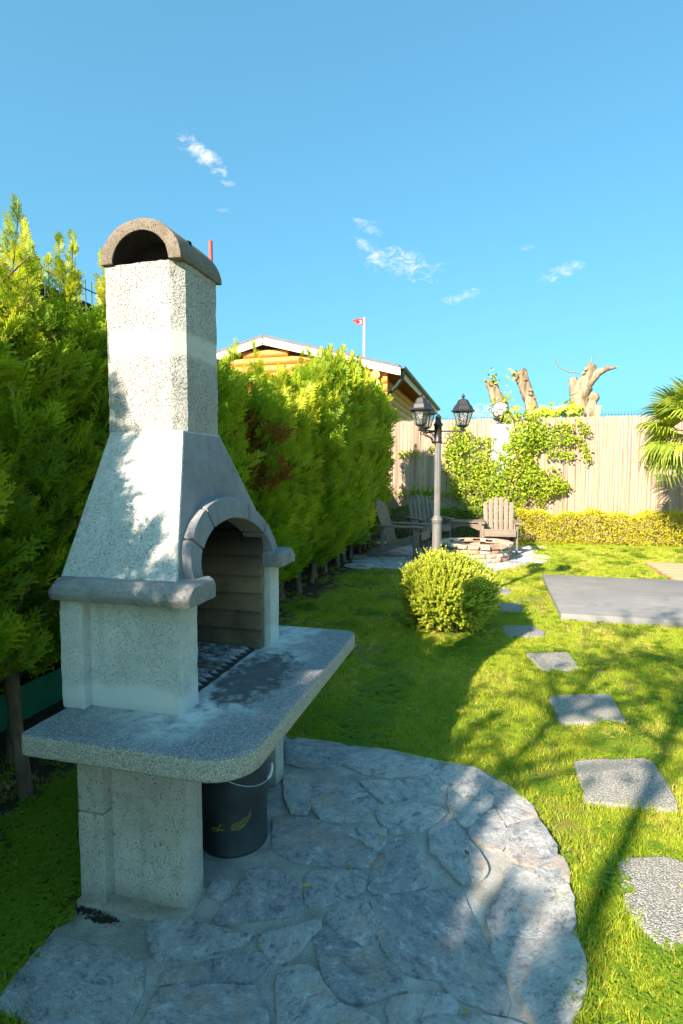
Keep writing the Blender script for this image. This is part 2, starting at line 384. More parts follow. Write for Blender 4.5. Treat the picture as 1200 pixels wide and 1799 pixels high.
def m_mortar(h):
    v = h.obj(); n = h.noise(v, 9, 6, 0.6); f = h.noise(v, 210, 3, 0.75); mid = h.noise(v, 45, 6, 0.7)
    col = h.mix(h.maprange(n, 0.35, 0.65), (0.25, 0.24, 0.215), (0.47, 0.455, 0.42))
    col = h.mix(h.math('MULTIPLY', h.maprange(f, 0.55, 0.72), 0.7), col, (0.68, 0.66, 0.62)); col = h.mix(h.math('MULTIPLY', h.maprange(f, 0.45, 0.3), 0.6), col, (0.10, 0.095, 0.085))
    # a spill of dark oil by the near pillar
    sx = h.math('SUBTRACT', h.sep(v)[0], -1.172); sy = h.math('SUBTRACT', h.sep(v)[1], 1.437)
    a = h.math('ADD', h.math('MULTIPLY', sx, 0.987), h.math('MULTIPLY', sy, -0.156)); b = h.math('ADD', h.math('MULTIPLY', sx, 0.156), h.math('MULTIPLY', sy, 0.987))
    d = h.math('ADD', h.math('POWER', h.math('MULTIPLY', a, 11.0), 2.0), h.math('POWER', h.math('MULTIPLY', b, 44.0), 2.0))
    oil = h.maprange(h.math('ADD', d, h.math('MULTIPLY', h.math('SUBTRACT', mid, 0.5), 6.0)), 1.2, 0.6)
    col = h.mix(oil, col, (0.015, 0.01, 0.008))
    return {'Base Color': col, 'Normal': h.bump(h.math('ADD', h.math('MULTIPLY', mid, 0.8), h.math('MULTIPLY', f, 0.5)), 0.8, 0.008), 'Roughness': h.mix(oil, (0.9, 0.9, 0.9), (0.12, 0.12, 0.12))}
def m_aggregate(h):
    v = h.obj(); c = h.voro(v, 170, out='Color'); d = h.voro(v, 170)
    g = h.sep(c)[0]
    col = h.ramp(g, [(0.0, (0.20, 0.195, 0.185)), (0.4, (0.36, 0.345, 0.325)), (0.75, (0.50, 0.475, 0.44)), (1.0, (0.66, 0.63, 0.58))])
    col = h.mix(h.maprange(d, 0.38, 0.62), col, (0.13, 0.125, 0.12))
    n = h.noise(v, 4, 5, 0.65); r = h.rand(); col = h.mix(h.math('MULTIPLY', h.maprange(n, 0.4, 0.66), 0.45), col, (0.22, 0.205, 0.175)); col = h.mix(h.math('MULTIPLY', r, 0.3), col, (0.46, 0.42, 0.37))
    return {'Base Color': col, 'Normal': h.bump(h.math('SUBTRACT', 1.0, d), 0.9, 0.006)}
def m_pad(h):
    v = h.obj(); n = h.noise(v, 1.4, 5, 0.6); f = h.noise(v, 60, 4, 0.6); sm = h.noise(h.mapping(v, scale=(1, 3, 1)), 3, 5, 0.6)
    col = h.mix(h.maprange(n, 0.3, 0.7), (0.17, 0.168, 0.175), (0.225, 0.222, 0.228)); col = h.mix(h.math('MULTIPLY', h.maprange(sm, 0.48, 0.66), 0.45), col, (0.29, 0.262, 0.24)); col = h.mix(h.math('MULTIPLY', h.maprange(h.noise(v, 5, 6, 0.7), 0.56, 0.70), 0.45), col, (0.11, 0.105, 0.10))
    return {'Base Color': col, 'Normal': h.bump(f, 0.2, 0.003), 'Roughness': 0.6}
def m_soil(h):
    v = h.obj(); n = h.noise(v, 1.3, 5, 0.6); m = h.noise(v, 9, 5, 0.65); f = h.noise(v, 80, 4, 0.7)
    col = h.mix(h.maprange(m, 0.35, 0.65), (0.16, 0.18, 0.02), (0.28, 0.26, 0.03))
    col = h.mix(h.math('MULTIPLY', h.maprange(n, 0.52, 0.68), 0.7), col, (0.17, 0.13, 0.055))
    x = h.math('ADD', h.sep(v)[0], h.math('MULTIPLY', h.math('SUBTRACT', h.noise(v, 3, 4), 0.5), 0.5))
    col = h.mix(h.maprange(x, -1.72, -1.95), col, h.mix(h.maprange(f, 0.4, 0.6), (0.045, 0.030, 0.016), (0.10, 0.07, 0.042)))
    return {'Base Color': col, 'Normal': h.bump(h.math('ADD', f, m), 0.9, 0.02)}
def leafmat(name, stops, trans=0.35, rough=0.5, var=0.25, dead=(0.22, 0.07, 0.02), nscale=3.0):
    m = bpy.data.materials.new(name); m.use_nodes = True; t = m.node_tree; t.nodes.clear(); h = NT(t)
    tn = h.n('ShaderNodeAttribute', attribute_name='tint').outputs['Fac']
    dd = h.n('ShaderNodeAttribute', attribute_name='dead').outputs['Fac']
    g = h.n('ShaderNodeNewGeometry').outputs['Position']
    tn2 = h.math('ADD', tn, h.math('MULTIPLY', h.math('SUBTRACT', h.noise(g, nscale, 3), 0.5), var * 2))
    if name == 'cypress': tn2 = h.math('ADD', tn2, h.math('MULTIPLY', h.math('SUBTRACT', h.rand(), 0.5), 0.16))
    col = h.ramp(tn2, stops); col = h.mix(dd, col, dead)
    b = h.n('ShaderNodeBsdfPrincipled', ins={'Base Color': col, 'Roughness': rough, 'Specular IOR Level': 0.35})
    tr = h.n('ShaderNodeBsdfTranslucent', ins={'Color': h.mix(0.5, col, h.mix(1.0, col, (1.6, 1.5, 0.5), 'MULTIPLY'))})
    mx = h.n('ShaderNodeMixShader', ins={0: trans}); t.links.new(b.outputs[0], mx.inputs[1]); t.links.new(tr.outputs[0], mx.inputs[2])
    o = h.n('ShaderNodeOutputMaterial'); t.links.new(mx.outputs[0], o.inputs[0]); MATS[name] = m
    return m
def m_bark(lo, hi, s=1.0):
    def f(h):
        v = h.obj(); n = h.noise(h.mapping(v, scale=(1, 1, 0.22)), 26 * s, 6, 0.65); b = h.noise(v, 5 * s, 4)
        col = h.mix(h.maprange(n, 0.35, 0.65), lo, hi); col = h.mix(h.math('MULTIPLY', h.maprange(b, 0.5, 0.7), 0.4), col, tuple(c * 0.5 for c in lo))
        return {'Base Color': col, 'Normal': h.bump(n, 1.0, 0.03)}
    return f
def m_wood(lo, hi, s=1.0, axis=(1, 1, 1), r=0.6):
    def f(h):
        v = h.obj(); rr = h.rand()
        v2 = h.n('ShaderNodeVectorMath', operation='ADD', ins={0: h.mapping(v, scale=axis), 1: h.n('ShaderNodeCombineXYZ', ins={0: h.math('MULTIPLY', rr, 9.0), 1: h.math('MULTIPLY', rr, 5.0), 2: 0.0}).outputs[0]}).outputs[0]
        n = h.noise(v2, 24 * s, 6, 0.6, 0.4); b = h.noise(v2, 3 * s, 3)
        col = h.mix(h.maprange(n, 0.3, 0.7), lo, hi); col = h.mix(h.math('MULTIPLY', h.maprange(b, 0.45, 0.7), 0.3), col, tuple(c * 0.6 for c in lo))
        col = h.mix(h.math('MULTIPLY', rr, 0.22), col, tuple(c * 0.7 for c in lo))
        return {'Base Color': col, 'Normal': h.bump(n, 0.35, 0.004), 'Roughness': r}
    return f
def m_plain(c, n_amt=0.15, s=12.0, rough=0.6):
    def f(h):
        v = h.obj(); n = h.noise(v, s, 5, 0.6)
        return {'Base Color': h.mix(h.maprange(n, 0.3, 0.7), tuple(k * (1 - n_amt) for k in c), tuple(min(1, k * (1 + n_amt)) for k in c)), 'Roughness': rough, 'Normal': h.bump(h.noise(v, s * 8, 3), 0.12, 0.003)}
    return f

mat('chimney', m_chimney); mat('hood', m_hood); mat('hood_front', m_hood_front); mat('ledge', m_ledge); mat('arch', m_arch); mat('cap', m_cap)
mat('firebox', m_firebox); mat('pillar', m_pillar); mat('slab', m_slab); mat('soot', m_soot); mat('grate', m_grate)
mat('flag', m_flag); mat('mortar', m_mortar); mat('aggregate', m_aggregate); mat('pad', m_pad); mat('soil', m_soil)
mat('bark', m_bark((0.12, 0.075, 0.045), (0.26, 0.18, 0.115))); mat('bark_pale', m_bark((0.12, 0.08, 0.05), (0.42, 0.32, 0.215), 0.35))
mat('bark_grey', m_bark((0.16, 0.13, 0.10), (0.33, 0.28, 0.22)))
mat('cutwood', m_wood((0.46, 0.30, 0.15), (0.60, 0.43, 0.25), 1.0))
mat('chairwood', m_wood((0.15, 0.115, 0.092), (0.28, 0.225, 0.185), 1.0, (6, 1, 1)))
mat('logwood', m_wood((0.62, 0.33, 0.10), (0.80, 0.52, 0.20), 0.5, (1, 0.25, 1)))
mat('gablewood', m_wood((0.56, 0.21, 0.045), (0.72, 0.31, 0.075), 0.5, (0.25, 1, 1)))
mat('fascia', m_plain((0.72, 0.62, 0.46), 0.1, 6)); mat('roofing', m_plain((0.12, 0.13, 0.15), 0.2, 8, 0.7))
mat('darkmetal', m_plain((0.022, 0.022, 0.025), 0.2, 20, 0.42), spec=0.5); mat('polemetal', m_plain((0.15, 0.145, 0.145), 0.2, 14, 0.45), spec=0.5)
mat('gutter', m_plain((0.03, 0.045, 0.05), 0.2, 10, 0.4), spec=0.5)
mat('galv', m_plain((0.42, 0.45, 0.47), 0.1, 30, 0.4), metal=0.6); mat('greenwire', m_plain((0.02, 0.06, 0.045), 0.2, 20, 0.5))
mat('greenboard', m_plain((0.012, 0.14, 0.075), 0.25, 6, 0.45)); mat('darkscreen', m_plain((0.018, 0.022, 0.022), 0.3, 5, 0.8))
mat('white', m_plain((0.70, 0.69, 0.66), 0.08, 6, 0.8)); mat('globe', m_plain((0.72, 0.66, 0.58), 0.05, 5, 0.3))
mat('bucket', m_plain((0.030, 0.037, 0.038), 0.55, 9, 0.45), spec=0.5); mat('yellowpaint', m_plain((0.55, 0.40, 0.02), 0.2, 40, 0.6))
mat('red', m_plain((0.42, 0.025, 0.03), 0.1, 8, 0.6)); mat('redpole', m_plain((0.42, 0.07, 0.06), 0.15, 10, 0.6)); mat('whitecloth', m_plain((0.75, 0.74, 0.72), 0.03, 8, 0.8))
mat('polewhite', m_plain((0.62, 0.58, 0.54), 0.08, 8, 0.5))
mat('tile', m_plain((0.48, 0.30, 0.18), 0.18, 3, 0.75)); mat('tilejoint', m_plain((0.25, 0.19, 0.14), 0.2, 20, 0.9))
def m_brick(h):
    v = h.obj(); r = h.rand(); n = h.noise(v, 22, 5, 0.65)
    col = h.ramp(r, [(0.0, (0.47, 0.27, 0.19)), (0.18, (0.55, 0.38, 0.28)), (0.4, (0.60, 0.50, 0.41)), (0.62, (0.68, 0.61, 0.54)), (0.86, (0.50, 0.33, 0.25)), (1.0, (0.40, 0.33, 0.28))], 'CONSTANT')
    col = h.mix(h.maprange(n, 0.35, 0.7), h.mix(0.35, col, (0.12, 0.08, 0.06)), col)
    return {'Base Color': col, 'Normal': h.bump(n, 0.8, 0.01)}
mat('brick', m_brick)
def m_reed(h):
    r = h.n('ShaderNodeAttribute', attribute_name='tint').outputs['Fac']; v = h.obj()
    n = h.noise(h.mapping(v, scale=(1, 1, 0.035)), 22, 4, 0.7)
    col = h.ramp(h.math('ADD', r, h.math('MULTIPLY', h.math('SUBTRACT', n, 0.5), 1.1)), [(0.0, (0.13, 0.075, 0.05)), (0.25, (0.30, 0.20, 0.145)), (0.55, (0.44, 0.315, 0.24)), (1.0, (0.57, 0.44, 0.36))])
    return {'Base Color': col, 'Roughness': 0.6}
mat('reed', m_reed)
def m_glass(h):
    return {'Base Color': (0.85, 0.87, 0.85), 'Transmission Weight': 0.92, 'Roughness': 0.12, 'IOR': 1.15}
mat('lampglass', m_glass, spec=0.5)
mat('bulb', m_plain((0.75, 0.73, 0.68), 0.02, 5, 0.3))
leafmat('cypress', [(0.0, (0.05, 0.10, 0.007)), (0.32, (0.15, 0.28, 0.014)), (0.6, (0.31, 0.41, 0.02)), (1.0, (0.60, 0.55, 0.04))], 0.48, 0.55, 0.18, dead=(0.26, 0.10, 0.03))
leafmat('boxwood', [(0.0, (0.11, 0.18, 0.015)), (0.5, (0.36, 0.42, 0.03)), (1.0, (0.62, 0.60, 0.09))], 0.3, 0.4, 0.12, nscale=9.0)
leafmat('euonymus', [(0.0, (0.12, 0.16, 0.012)), (0.4, (0.36, 0.37, 0.016)), (0.7, (0.56, 0.47, 0.02)), (1.0, (0.70, 0.58, 0.06))], 0.3, 0.4, 0.15, nscale=5.0)
leafmat('euonymus_shade', [(0.0, (0.05, 0.09, 0.012)), (0.6, (0.14, 0.22, 0.02)), (1.0, (0.26, 0.33, 0.03))], 0.3, 0.4, 0.15)  # same shrub as euonymus, with shade put into darker, greener leaves
leafmat('vine', [(0.0, (0.10, 0.17, 0.014)), (0.5, (0.29, 0.40, 0.025)), (0.85, (0.48, 0.52, 0.03)), (1.0, (0.60, 0.57, 0.06))], 0.35, 0.4, 0.12)
leafmat('palm', [(0.0, (0.08, 0.14, 0.02)), (0.5, (0.22, 0.30, 0.03)), (1.0, (0.42, 0.45, 0.05))], 0.3, 0.4, 0.1)
leafmat('grass', [(0.0, (0.14, 0.26, 0.014)), (0.4, (0.34, 0.44, 0.03)), (0.75, (0.58, 0.55, 0.05)), (1.0, (0.72, 0.56, 0.18))], 0.45, 0.55, 0.30, nscale=1.7)
leafmat('shadeleaf', [(0.0, (0.05, 0.09, 0.012)), (1.0, (0.10, 0.15, 0.02))], 0.3, 0.45, 0.1)
leafmat('dryleaf', [(0.0, (0.16, 0.08, 0.03)), (0.5, (0.32, 0.19, 0.07)), (1.0, (0.48, 0.38, 0.12))], 0.25, 0.6, 0.1)

# ================================================================== the setting: ground, patio, paths
g_me = bpy.data.meshes.new('ground')
gs = [-150, -40, -15, -6, -3, -1.5, 0, 1.5, 3, 6, 15, 40, 150]
gv = [(x, y, 0.0) for y in gs for x in gs]; nn = len(gs)
g_me.from_pydata(gv, [], [(j * nn + i, j * nn + i + 1, (j + 1) * nn + i + 1, (j + 1) * nn + i) for j in range(nn - 1) for i in range(nn - 1)])
g_me.materials.append(MATS['soil'])
ground = link(bpy.data.objects.new('ground', g_me)); tag(ground, 'flat garden soil under the lawn', None, kind='structure')

PATIO_PX = [(500, 1297), (560, 1304), (640, 1314), (700, 1324), (775, 1341), (830, 1349), (872, 1370), (905, 1392), (940, 1432), (970, 1480), (993, 1535), (1003, 1590), (1007, 1632), (1028, 1680), (1026, 1735), (1003, 1799)]
patio_poly = [tuple(gz(*p).xy) for p in PATIO_PX] + [(0.10, 1.25), (-0.2, 0.95), (-0.7, 0.88), (-1.15, 0.98)] + [tuple(gz(*p).xy) for p in [(86, 1799), (40, 1775), (0, 1752), (25, 1720), (72, 1670), (100, 1636), (140, 1596)]] + [(-1.29, 1.52), (-1.31, 2.1), (-1.28, 2.72)]
pm = MB(); pm.prism(patio_poly, 0.001, 0.015)
patio = pm.build('stone_patio', MATS['mortar'], bevel=0.004); tag(patio, 'mortar bed of the flagstone patio under the barbecue', None, kind='structure')

def stone_outline(poly, seg=0.05, jit=0.006, shrink=0.0, chaikin=1):
    P = [Vector(p) for p in poly]
    for _ in range(chaikin):
        Q = []
        for i in range(len(P)):
            a, b = P[i], P[(i + 1) % len(P)]; Q += [a.lerp(b, 0.05), a.lerp(b, 0.95)]
        P = Q
    per = [0.0]
    for i in range(len(P)): per.append(per[-1] + (P[(i + 1) % len(P)] - P[i]).length)
    n = max(8, int(per[-1] / seg)); out = []
    for k in range(n):
        s = per[-1] * k / n; i = max(j for j in range(len(P)) if per[j] <= s + 1e-9); t = (s - per[i]) / max(per[i + 1] - per[i], 1e-9); out.append(P[i].lerp(P[(i + 1) % len(P)], t))
    o = [(p.x, p.y) for p in out]
    if shrink: o = inset(o, shrink)
    return [(x + random.uniform(-jit, jit), y + random.uniform(-jit, jit)) for x, y in o]
def area2(p): return sum(p[i][0] * p[(i + 1) % len(p)][1] - p[(i + 1) % len(p)][0] * p[i][1] for i in range(len(p)))
def inset(poly, d):
    c = Vector((sum(p[0] for p in poly) / len(poly), sum(p[1] for p in poly) / len(poly))); out = []; n = len(poly)
    for i in range(n):
        a, p, b = Vector(poly[i - 1]), Vector(poly[i]), Vector(poly[(i + 1) % n]); t = (b - a).normalized(); nrm = Vector((-t.y, t.x))
        q = p + nrm * d; out.append((q.x, q.y))
    return out
def make_stone(name, poly, z0, z1, mt, parent, seg=0.05, jit=0.006, bev=0.008, chaikin=1, grow=0.0, relief=0.0):
    if area2(poly) < 0: poly = poly[::-1]
    o = stone_outline(poly, seg, jit, -grow, chaikin); c = (sum(p[0] for p in o) / len(o), sum(p[1] for p in o) / len(o))
    n = len(o); i1 = inset(o, bev * 0.45); i2 = inset(o, bev * 1.5)
    tilt = (random.uniform(-0.006, 0.006), random.uniform(-0.006, 0.006))
    def zt(p, base): return base + (p[0] - c[0]) * tilt[0] + (p[1] - c[1]) * tilt[1]
    rings = [[(x, y, z0) for x, y in o], [(x, y, zt((x, y), z1 - bev)) for x, y in o], [(x, y, zt((x, y), z1 - bev * 0.3)) for x, y in i1], [(x, y, zt((x, y), z1)) for x, y in i2]]
    m = MB(); m.loft(rings, cap=False, smooth=True)
    m.add(rings[-1], [list(range(n))], smooth=True)
    ob = m.build(name, mt, parent)
    if relief:                                       # split, uneven top face
        bm = bmesh.new(); bm.from_mesh(ob.data); bmesh.ops.remove_doubles(bm, verts=bm.verts, dist=1e-6)
        top_f = [f for f in bm.faces if len(f.verts) > 4]; bmesh.ops.triangulate(bm, faces=top_f)
        for _ in range(3):
            ed = [e for e in bm.edges if e.calc_length() > 0.045 and min(v.co.z for v in e.verts) > z1 - 0.004]
            if ed: bmesh.ops.subdivide_edges(bm, edges=ed, cuts=1)
            bmesh.ops.triangulate(bm, faces=[f for f in bm.faces if len(f.verts) > 4])
        q = random.random() * 40
        for v in bm.verts:
            if v.co.z > z1 - bev * 0.6:
                s = mnoise.noise((v.co.x * 7 + q, v.co.y * 7, q)) + 0.7 * round(2 * mnoise.noise((v.co.x * 4, v.co.y * 4 + q, 2.0))) / 2; v.co.z += relief * s
        for f in bm.faces: f.smooth = True
        bm.to_mesh(ob.data); bm.free()
        try: ob.data.set_sharp_from_angle(angle=R(30))
        except Exception: pass
    return ob

def C4(pts): return [(480 + x / 1.6667, 1250 + y / 1.6667) for x, y in pts]
def C3(pts): return [(x / 2, 1300 + y / 2) for x, y in pts]
def C5(pts): return [(280 + x / 3, 1280 + y / 3) for x, y in pts]
STONES = [
 C4([(500, 160), (590, 165), (655, 205), (690, 218), (640, 228), (560, 210), (515, 200)]),
 C4([(205, 150), (250, 118), (340, 122), (430, 142), (482, 155), (448, 182), (350, 192), (262, 178)]),
 C4([(40, 85), (150, 97), (238, 115), (192, 152), (100, 162), (40, 148)]),
 C4([(522, 218), (600, 222), (640, 248), (630, 275), (562, 335), (540, 308), (518, 270)]),
 C4([(650, 232), (735, 250), (768, 300), (685, 328), (655, 282)]),
 C4([(645, 285), (676, 335), (668, 400), (620, 390), (572, 352), (600, 322)]),
 C4([(684, 338), (775, 312), (822, 388), (815, 436), (760, 448), (692, 418)]),
 C4([(768, 458), (822, 444), (838, 412), (856, 450), (860, 498), (805, 482)]),
 C4([(694, 452), (760, 464), (866, 510), (878, 600), (868, 638), (740, 654), (642, 634), (634, 590), (684, 500)]),
 C4([(645, 645), (740, 662), (868, 645), (908, 720), (900, 830), (850, 912), (785, 930), (705, 800), (655, 720)]),
 C4([(292, 542), (545, 522), (572, 590), (610, 660), (650, 740), (690, 880), (550, 838), (482, 768), (402, 763), (332, 700), (312, 640)]),
 C4([(128, 650), (170, 622), (240, 692), (300, 722), (383, 805), (252, 848), (192, 828), (152, 770)]),
 C4([(152, 592), (262, 552), (286, 592), (296, 658), (246, 668), (202, 640)]),
 C4([(335, 842), (528, 832), (536, 884), (332, 890)]),
 C4([(462, 342), (520, 312), (568, 372), (622, 440), (615, 480), (560, 498), (505, 440), (464, 400)]),
 C4([(312, 420), (365, 362), (418, 400), (456, 480), (438, 508), (287, 528), (292, 470)]),
 C4([(98, 472), (180, 462), (268, 472), (258, 528), (102, 568)]),
 C4([(255, 202), (350, 203), (440, 190), (488, 168), (508, 200), (508, 220), (430, 236), (332, 262), (284, 232)]),
 C4([(122, 217), (240, 208), (298, 268), (250, 308), (152, 316), (108, 260)]),
 C4([(296, 290), (422, 266), (508, 288), (450, 338), (342, 348)]),
 C4([(2, 312), (100, 312), (200, 342), (298, 402), (288, 448), (180, 448), (60, 430), (4, 390)]),
 C4([(215, 347), (328, 338), (320, 388), (302, 398)]),
 C4([(35, 182), (64, 186), (112, 226), (100, 290), (60, 292), (38, 250)]),
 C3([(2, 908), (180, 692), (232, 702), (420, 742), (498, 800), (492, 880), (440, 985), (300, 1000), (180, 985), (30, 940)]),
 C3([(525, 638), (640, 628), (720, 652), (895, 692), (820, 710), (702, 742), (552, 752)]),
 C3([(565, 822), (682, 792), (895, 745), (940, 772), (888, 836), (722, 848), (562, 842)]),
 C3([(555, 882), (622, 866), (895, 874), (925, 940), (940, 1040), (700, 1075), (500, 1050), (515, 990)]),
 C3([(757, 638), (888, 446), (998, 462), (1050, 530), (1050, 598), (802, 636)]),
 C3([(905, 690), (1080, 644), (1136, 628), (1002, 768), (960, 758)]),
 C3([(737, 520), (780, 472), (798, 500), (770, 558)]),
 C4([(20, 755), (115, 745), (138, 800), (196, 862), (300, 905), (330, 960), (160, 990), (20, 960)]),
 C4([(345, 905), (540, 895), (680, 905), (760, 935), (760, 1010), (520, 1020), (350, 985)]),
]
stone_objs = []
for s in STONES:
    zt = random.uniform(0.022, 0.031)
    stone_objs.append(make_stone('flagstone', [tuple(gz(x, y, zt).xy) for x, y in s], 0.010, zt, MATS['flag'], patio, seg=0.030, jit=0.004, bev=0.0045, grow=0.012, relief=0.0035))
# the bed goes on towards the photographer, out of the frame
for s in [[(-0.95, 1.0), (-0.62, 0.92), (-0.50, 1.02), (-0.58, 1.16), (-0.9, 1.14)], [(-0.45, 0.95), (-0.2, 1.0), (-0.02, 1.18), (-0.3, 1.17)]]:
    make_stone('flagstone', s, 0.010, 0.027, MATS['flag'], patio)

# stepping stones in the lawn
STEPS = [[(1083, 1505), (1176, 1503), (1222, 1520), (1236, 1655), (1160, 1668), (1098, 1590)],
         [(1008, 1334), (1144, 1331), (1194, 1412), (1189, 1424), (1029, 1409), (1020, 1376)],
         [(960, 1222), (1070, 1217), (1103, 1267), (985, 1270)], [(922, 1147), (1000, 1145), (1020, 1174), (955, 1180)],
         [(878, 1099), (932, 1098), (959, 1110), (955, 1118), (890, 1119)], [(873, 1060), (911, 1058), (924, 1073), (880, 1076)],
         [(862, 1031), (889, 1030), (902, 1041), (868, 1043)], [(846, 1011), (862, 1011), (868, 1020), (850, 1022)]]
STEP_LAB = ['largest speckled stepping stone, nearest the bottom corner of the lawn', 'broad speckled stepping stone, second of the path from the camera',
            'speckled stepping stone with straight dark branch shadow, third from the camera', 'small speckled stepping stone lying at the tip of the barbecue shadow, fourth of the path',
            'speckled stepping stone lying in the shadow of the round bush', 'small stepping stone just beyond the round bush, in front of the pad corner',
            'narrow stepping stone crossed by the lamp post shadow', 'last little stepping stone touching the fire pit paving']
step_polys = []
for s, lb in zip(STEPS, STEP_LAB):
    poly = [tuple(gz(x, y, 0.02).xy) for x, y in s]; step_polys.append(poly)
    o = make_stone('stepping_stone', poly, -0.02, 0.022, MATS['aggregate'], None, seg=0.05, jit=0.006, bev=0.008)
    tag(o, lb, 'stepping stone', 'speckled stepping stones across the lawn')

# grey pad on the lawn and the terrace tiles beside it
pad_poly = [(0.66, 5.62), (2.33, 5.66), (2.30, 7.74), (0.675, 7.72)]
pm = MB(); pm.prism([(-0.84, -1.06), (0.84, -1.06), (0.84, 1.06), (-0.84, 1.06)], 0.0, 0.075)
pad = pm.build('concrete_pad', MATS['pad'], bevel=0.007); pad.location = (1.49, 6.69, 0.0)
tag(pad, 'smooth grey concrete pad lying flat on the sunny lawn', 'pad')
terr = MB().box(2.25, 4.7, 7.76, 9.42, -0.02, 0.022).build('terrace', MATS['tilejoint']); tag(terr, 'bed of the terrace paving beside the grey pad', None, kind='structure')
tile_me = None
for j in range(7):
    for i in range(4):
        x0 = 2.262 + i * 0.61; y0 = 7.775 + j * 0.236
        if tile_me is None:
            t = MB().box(0, 0.6, 0, 0.226, 0, 0.03).build('terrace_tile', MATS['tile'], terr, bevel=0.004); tile_me = t.data
        else:
            t = link(bpy.data.objects.new('terrace_tile', tile_me), terr)
        t.location = (x0, y0, random.uniform(0.018, 0.021))

# paving round the fire pit
FP = gz(832, 991).xy; FPC = Vector((FP.x, FP.y + 0.56)); 
fpoly = [tuple(gz(*p).xy) for p in [(612, 994), (660, 999), (720, 1003), (790, 1010), (848, 1009), (900, 1000), (934, 988), (941, 974), (938, 962)]] + [(0.75, 11.1), (-0.2, 11.5), (-1.3, 11.5), (-1.95, 11.2), (-1.98, 9.6)]
pm = MB(); pm.prism(fpoly, 0.001, 0.014); fpat = pm.build('fire_pit_paving', MATS['mortar'], bevel=0.004); tag(fpat, 'mortar bed of the paving round the fire pit', None, kind='structure')
cells = []
seeds = []
tries = 0
while len(seeds) < 46 and tries < 6000:
    tries += 1
    p = Vector((random.uniform(-2.05, 0.9), random.uniform(8.0, 11.5)))
    if in_poly(np.array([[p.x, p.y]]), fpoly)[0] and all((p - q).length > 0.33 for q in seeds): seeds.append(p)
def clip_half(poly, a, n):
    out = []
    for i in range(len(poly)):
        p, q = poly[i], poly[(i + 1) % len(poly)]; dp = (p - a).dot(n); dq = (q - a).dot(n)
        if dp <= 0: out.append(p)
        if dp * dq < 0: out.append(p.lerp(q, dp / (dp - dq)))
    return out
for i, sd in enumerate(seeds):
    cell = [Vector((sd.x + 0.5 * math.cos(a), sd.y + 0.5 * math.sin(a))) for a in [k * math.pi / 6 for k in range(12)]]
    for j, q in enumerate(seeds):
        if i != j and (q - sd).length < 1.0:
            n = (q - sd).normalized(); cell = clip_half(cell, (sd + q) / 2 - n * 0.016, n)
    cell = [c for c in cell]
    ok = in_poly(np.array([[c.x, c.y] for c in cell]), fpoly)
    cell = [c if k else c.lerp(sd, 0.45) for c, k in zip(cell, ok)]
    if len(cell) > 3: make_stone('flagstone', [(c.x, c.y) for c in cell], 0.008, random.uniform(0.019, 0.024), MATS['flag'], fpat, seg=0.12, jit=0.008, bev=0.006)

# ================================================================== the barbecue
mat('black', m_plain((0.012, 0.011, 0.010), 0.3, 20, 0.95))
BY = 1.94                                            # its middle across the mouth
bbq = empty('barbecue', (-1.10, BY, 0.0)); tag(bbq, 'tall concrete garden barbecue with arched mouth, table slab and chimney', 'barbecue')
BO = (-1.10, BY, 0.0)
def bpart(mb, name, m, bevel=0.006, parent=None, **kw):
    o = mb.build(name, MATS[m], parent or bbq, bevel=bevel, origin=BO, **kw)
    return o
# the materials read object space, so give BBQ materials garden coordinates back by shifting: done with a mapping offset below
for nm in ('chimney', 'hood', 'hood_front', 'ledge', 'arch', 'cap', 'firebox', 'pillar', 'slab', 'soot', 'grate'):
    t = MATS[nm].node_tree; h = NT(t)
    for nd in list(t.nodes):
        if nd.bl_idname == 'ShaderNodeTexCoord':
            ad = h.n('ShaderNodeVectorMath', operation='ADD', ins={1: BO}); links = list(nd.outputs['Object'].links)
            for l in links: t.links.new(ad.outputs[0], l.to_socket)
            t.links.new(nd.outputs['Object'], ad.inputs[0])
PL = []
for sgn, y_out, y_col, y_pan, y_in in ((-1, 1.475, 1.475, 1.518, 1.615), (1, 2 * BY - 1.475, 2 * BY - 1.475, 2 * BY - 1.518, 2 * BY - 1.615)):
    m = MB(); a, b = sorted((y_pan, y_in))
    m.prism([(-1.168, a), (-0.897, a), (-0.892, (a + b) / 2), (-0.897, b), (-1.168, b)], 0.0, 0.588)
    p = bpart(m, 'pillar', 'pillar', 0.006, cuts=3, rough=0.0022, freq=14)
    a, b = sorted((y_col, y_in - sgn * 0.004))
    for z0, z1 in ((0.0, 0.318), (0.322, 0.586)):
        c = MB(); c.box(-1.262, -1.166, a, b, z0, z1); o = bpart(c, 'block', 'pillar', 0.008, parent=p, cuts=2, rough=0.002, freq=14)
# mortar footing at the pillar
fm = MB(); fm.box(-1.275, -0.885, 1.462, 1.63, 0.0, 0.026); bpart(fm, 'footing', 'pillar', 0.012, cuts=3, rough=0.008, freq=20)
# table slab with rounded front corners
def rrect(x0, x1, y0, y1, rs, n=8):
    pts = []
    for (cx, cy, a0, r) in ((x0, y0, 180, rs[0]), (x1, y0, 270, rs[1]), (x1, y1, 0, rs[2]), (x0, y1, 90, rs[3])):
        ox = cx + (r if cx == x0 else -r); oy = cy + (r if cy == y0 else -r)
        for k in range(n + 1):
            a = R(a0 + 90 * k / n); pts.append((ox + r * math.cos(a), oy + r * math.sin(a)))
    return pts
sl = MB(); sp = rrect(-1.305, -0.605, 1.298, 2.585, (0.02, 0.13, 0.06, 0.02))
sl.prism(sp, 0.583, 0.65)
slab = bpart(sl, 'table_slab', 'slab', 0.010, seg=3)
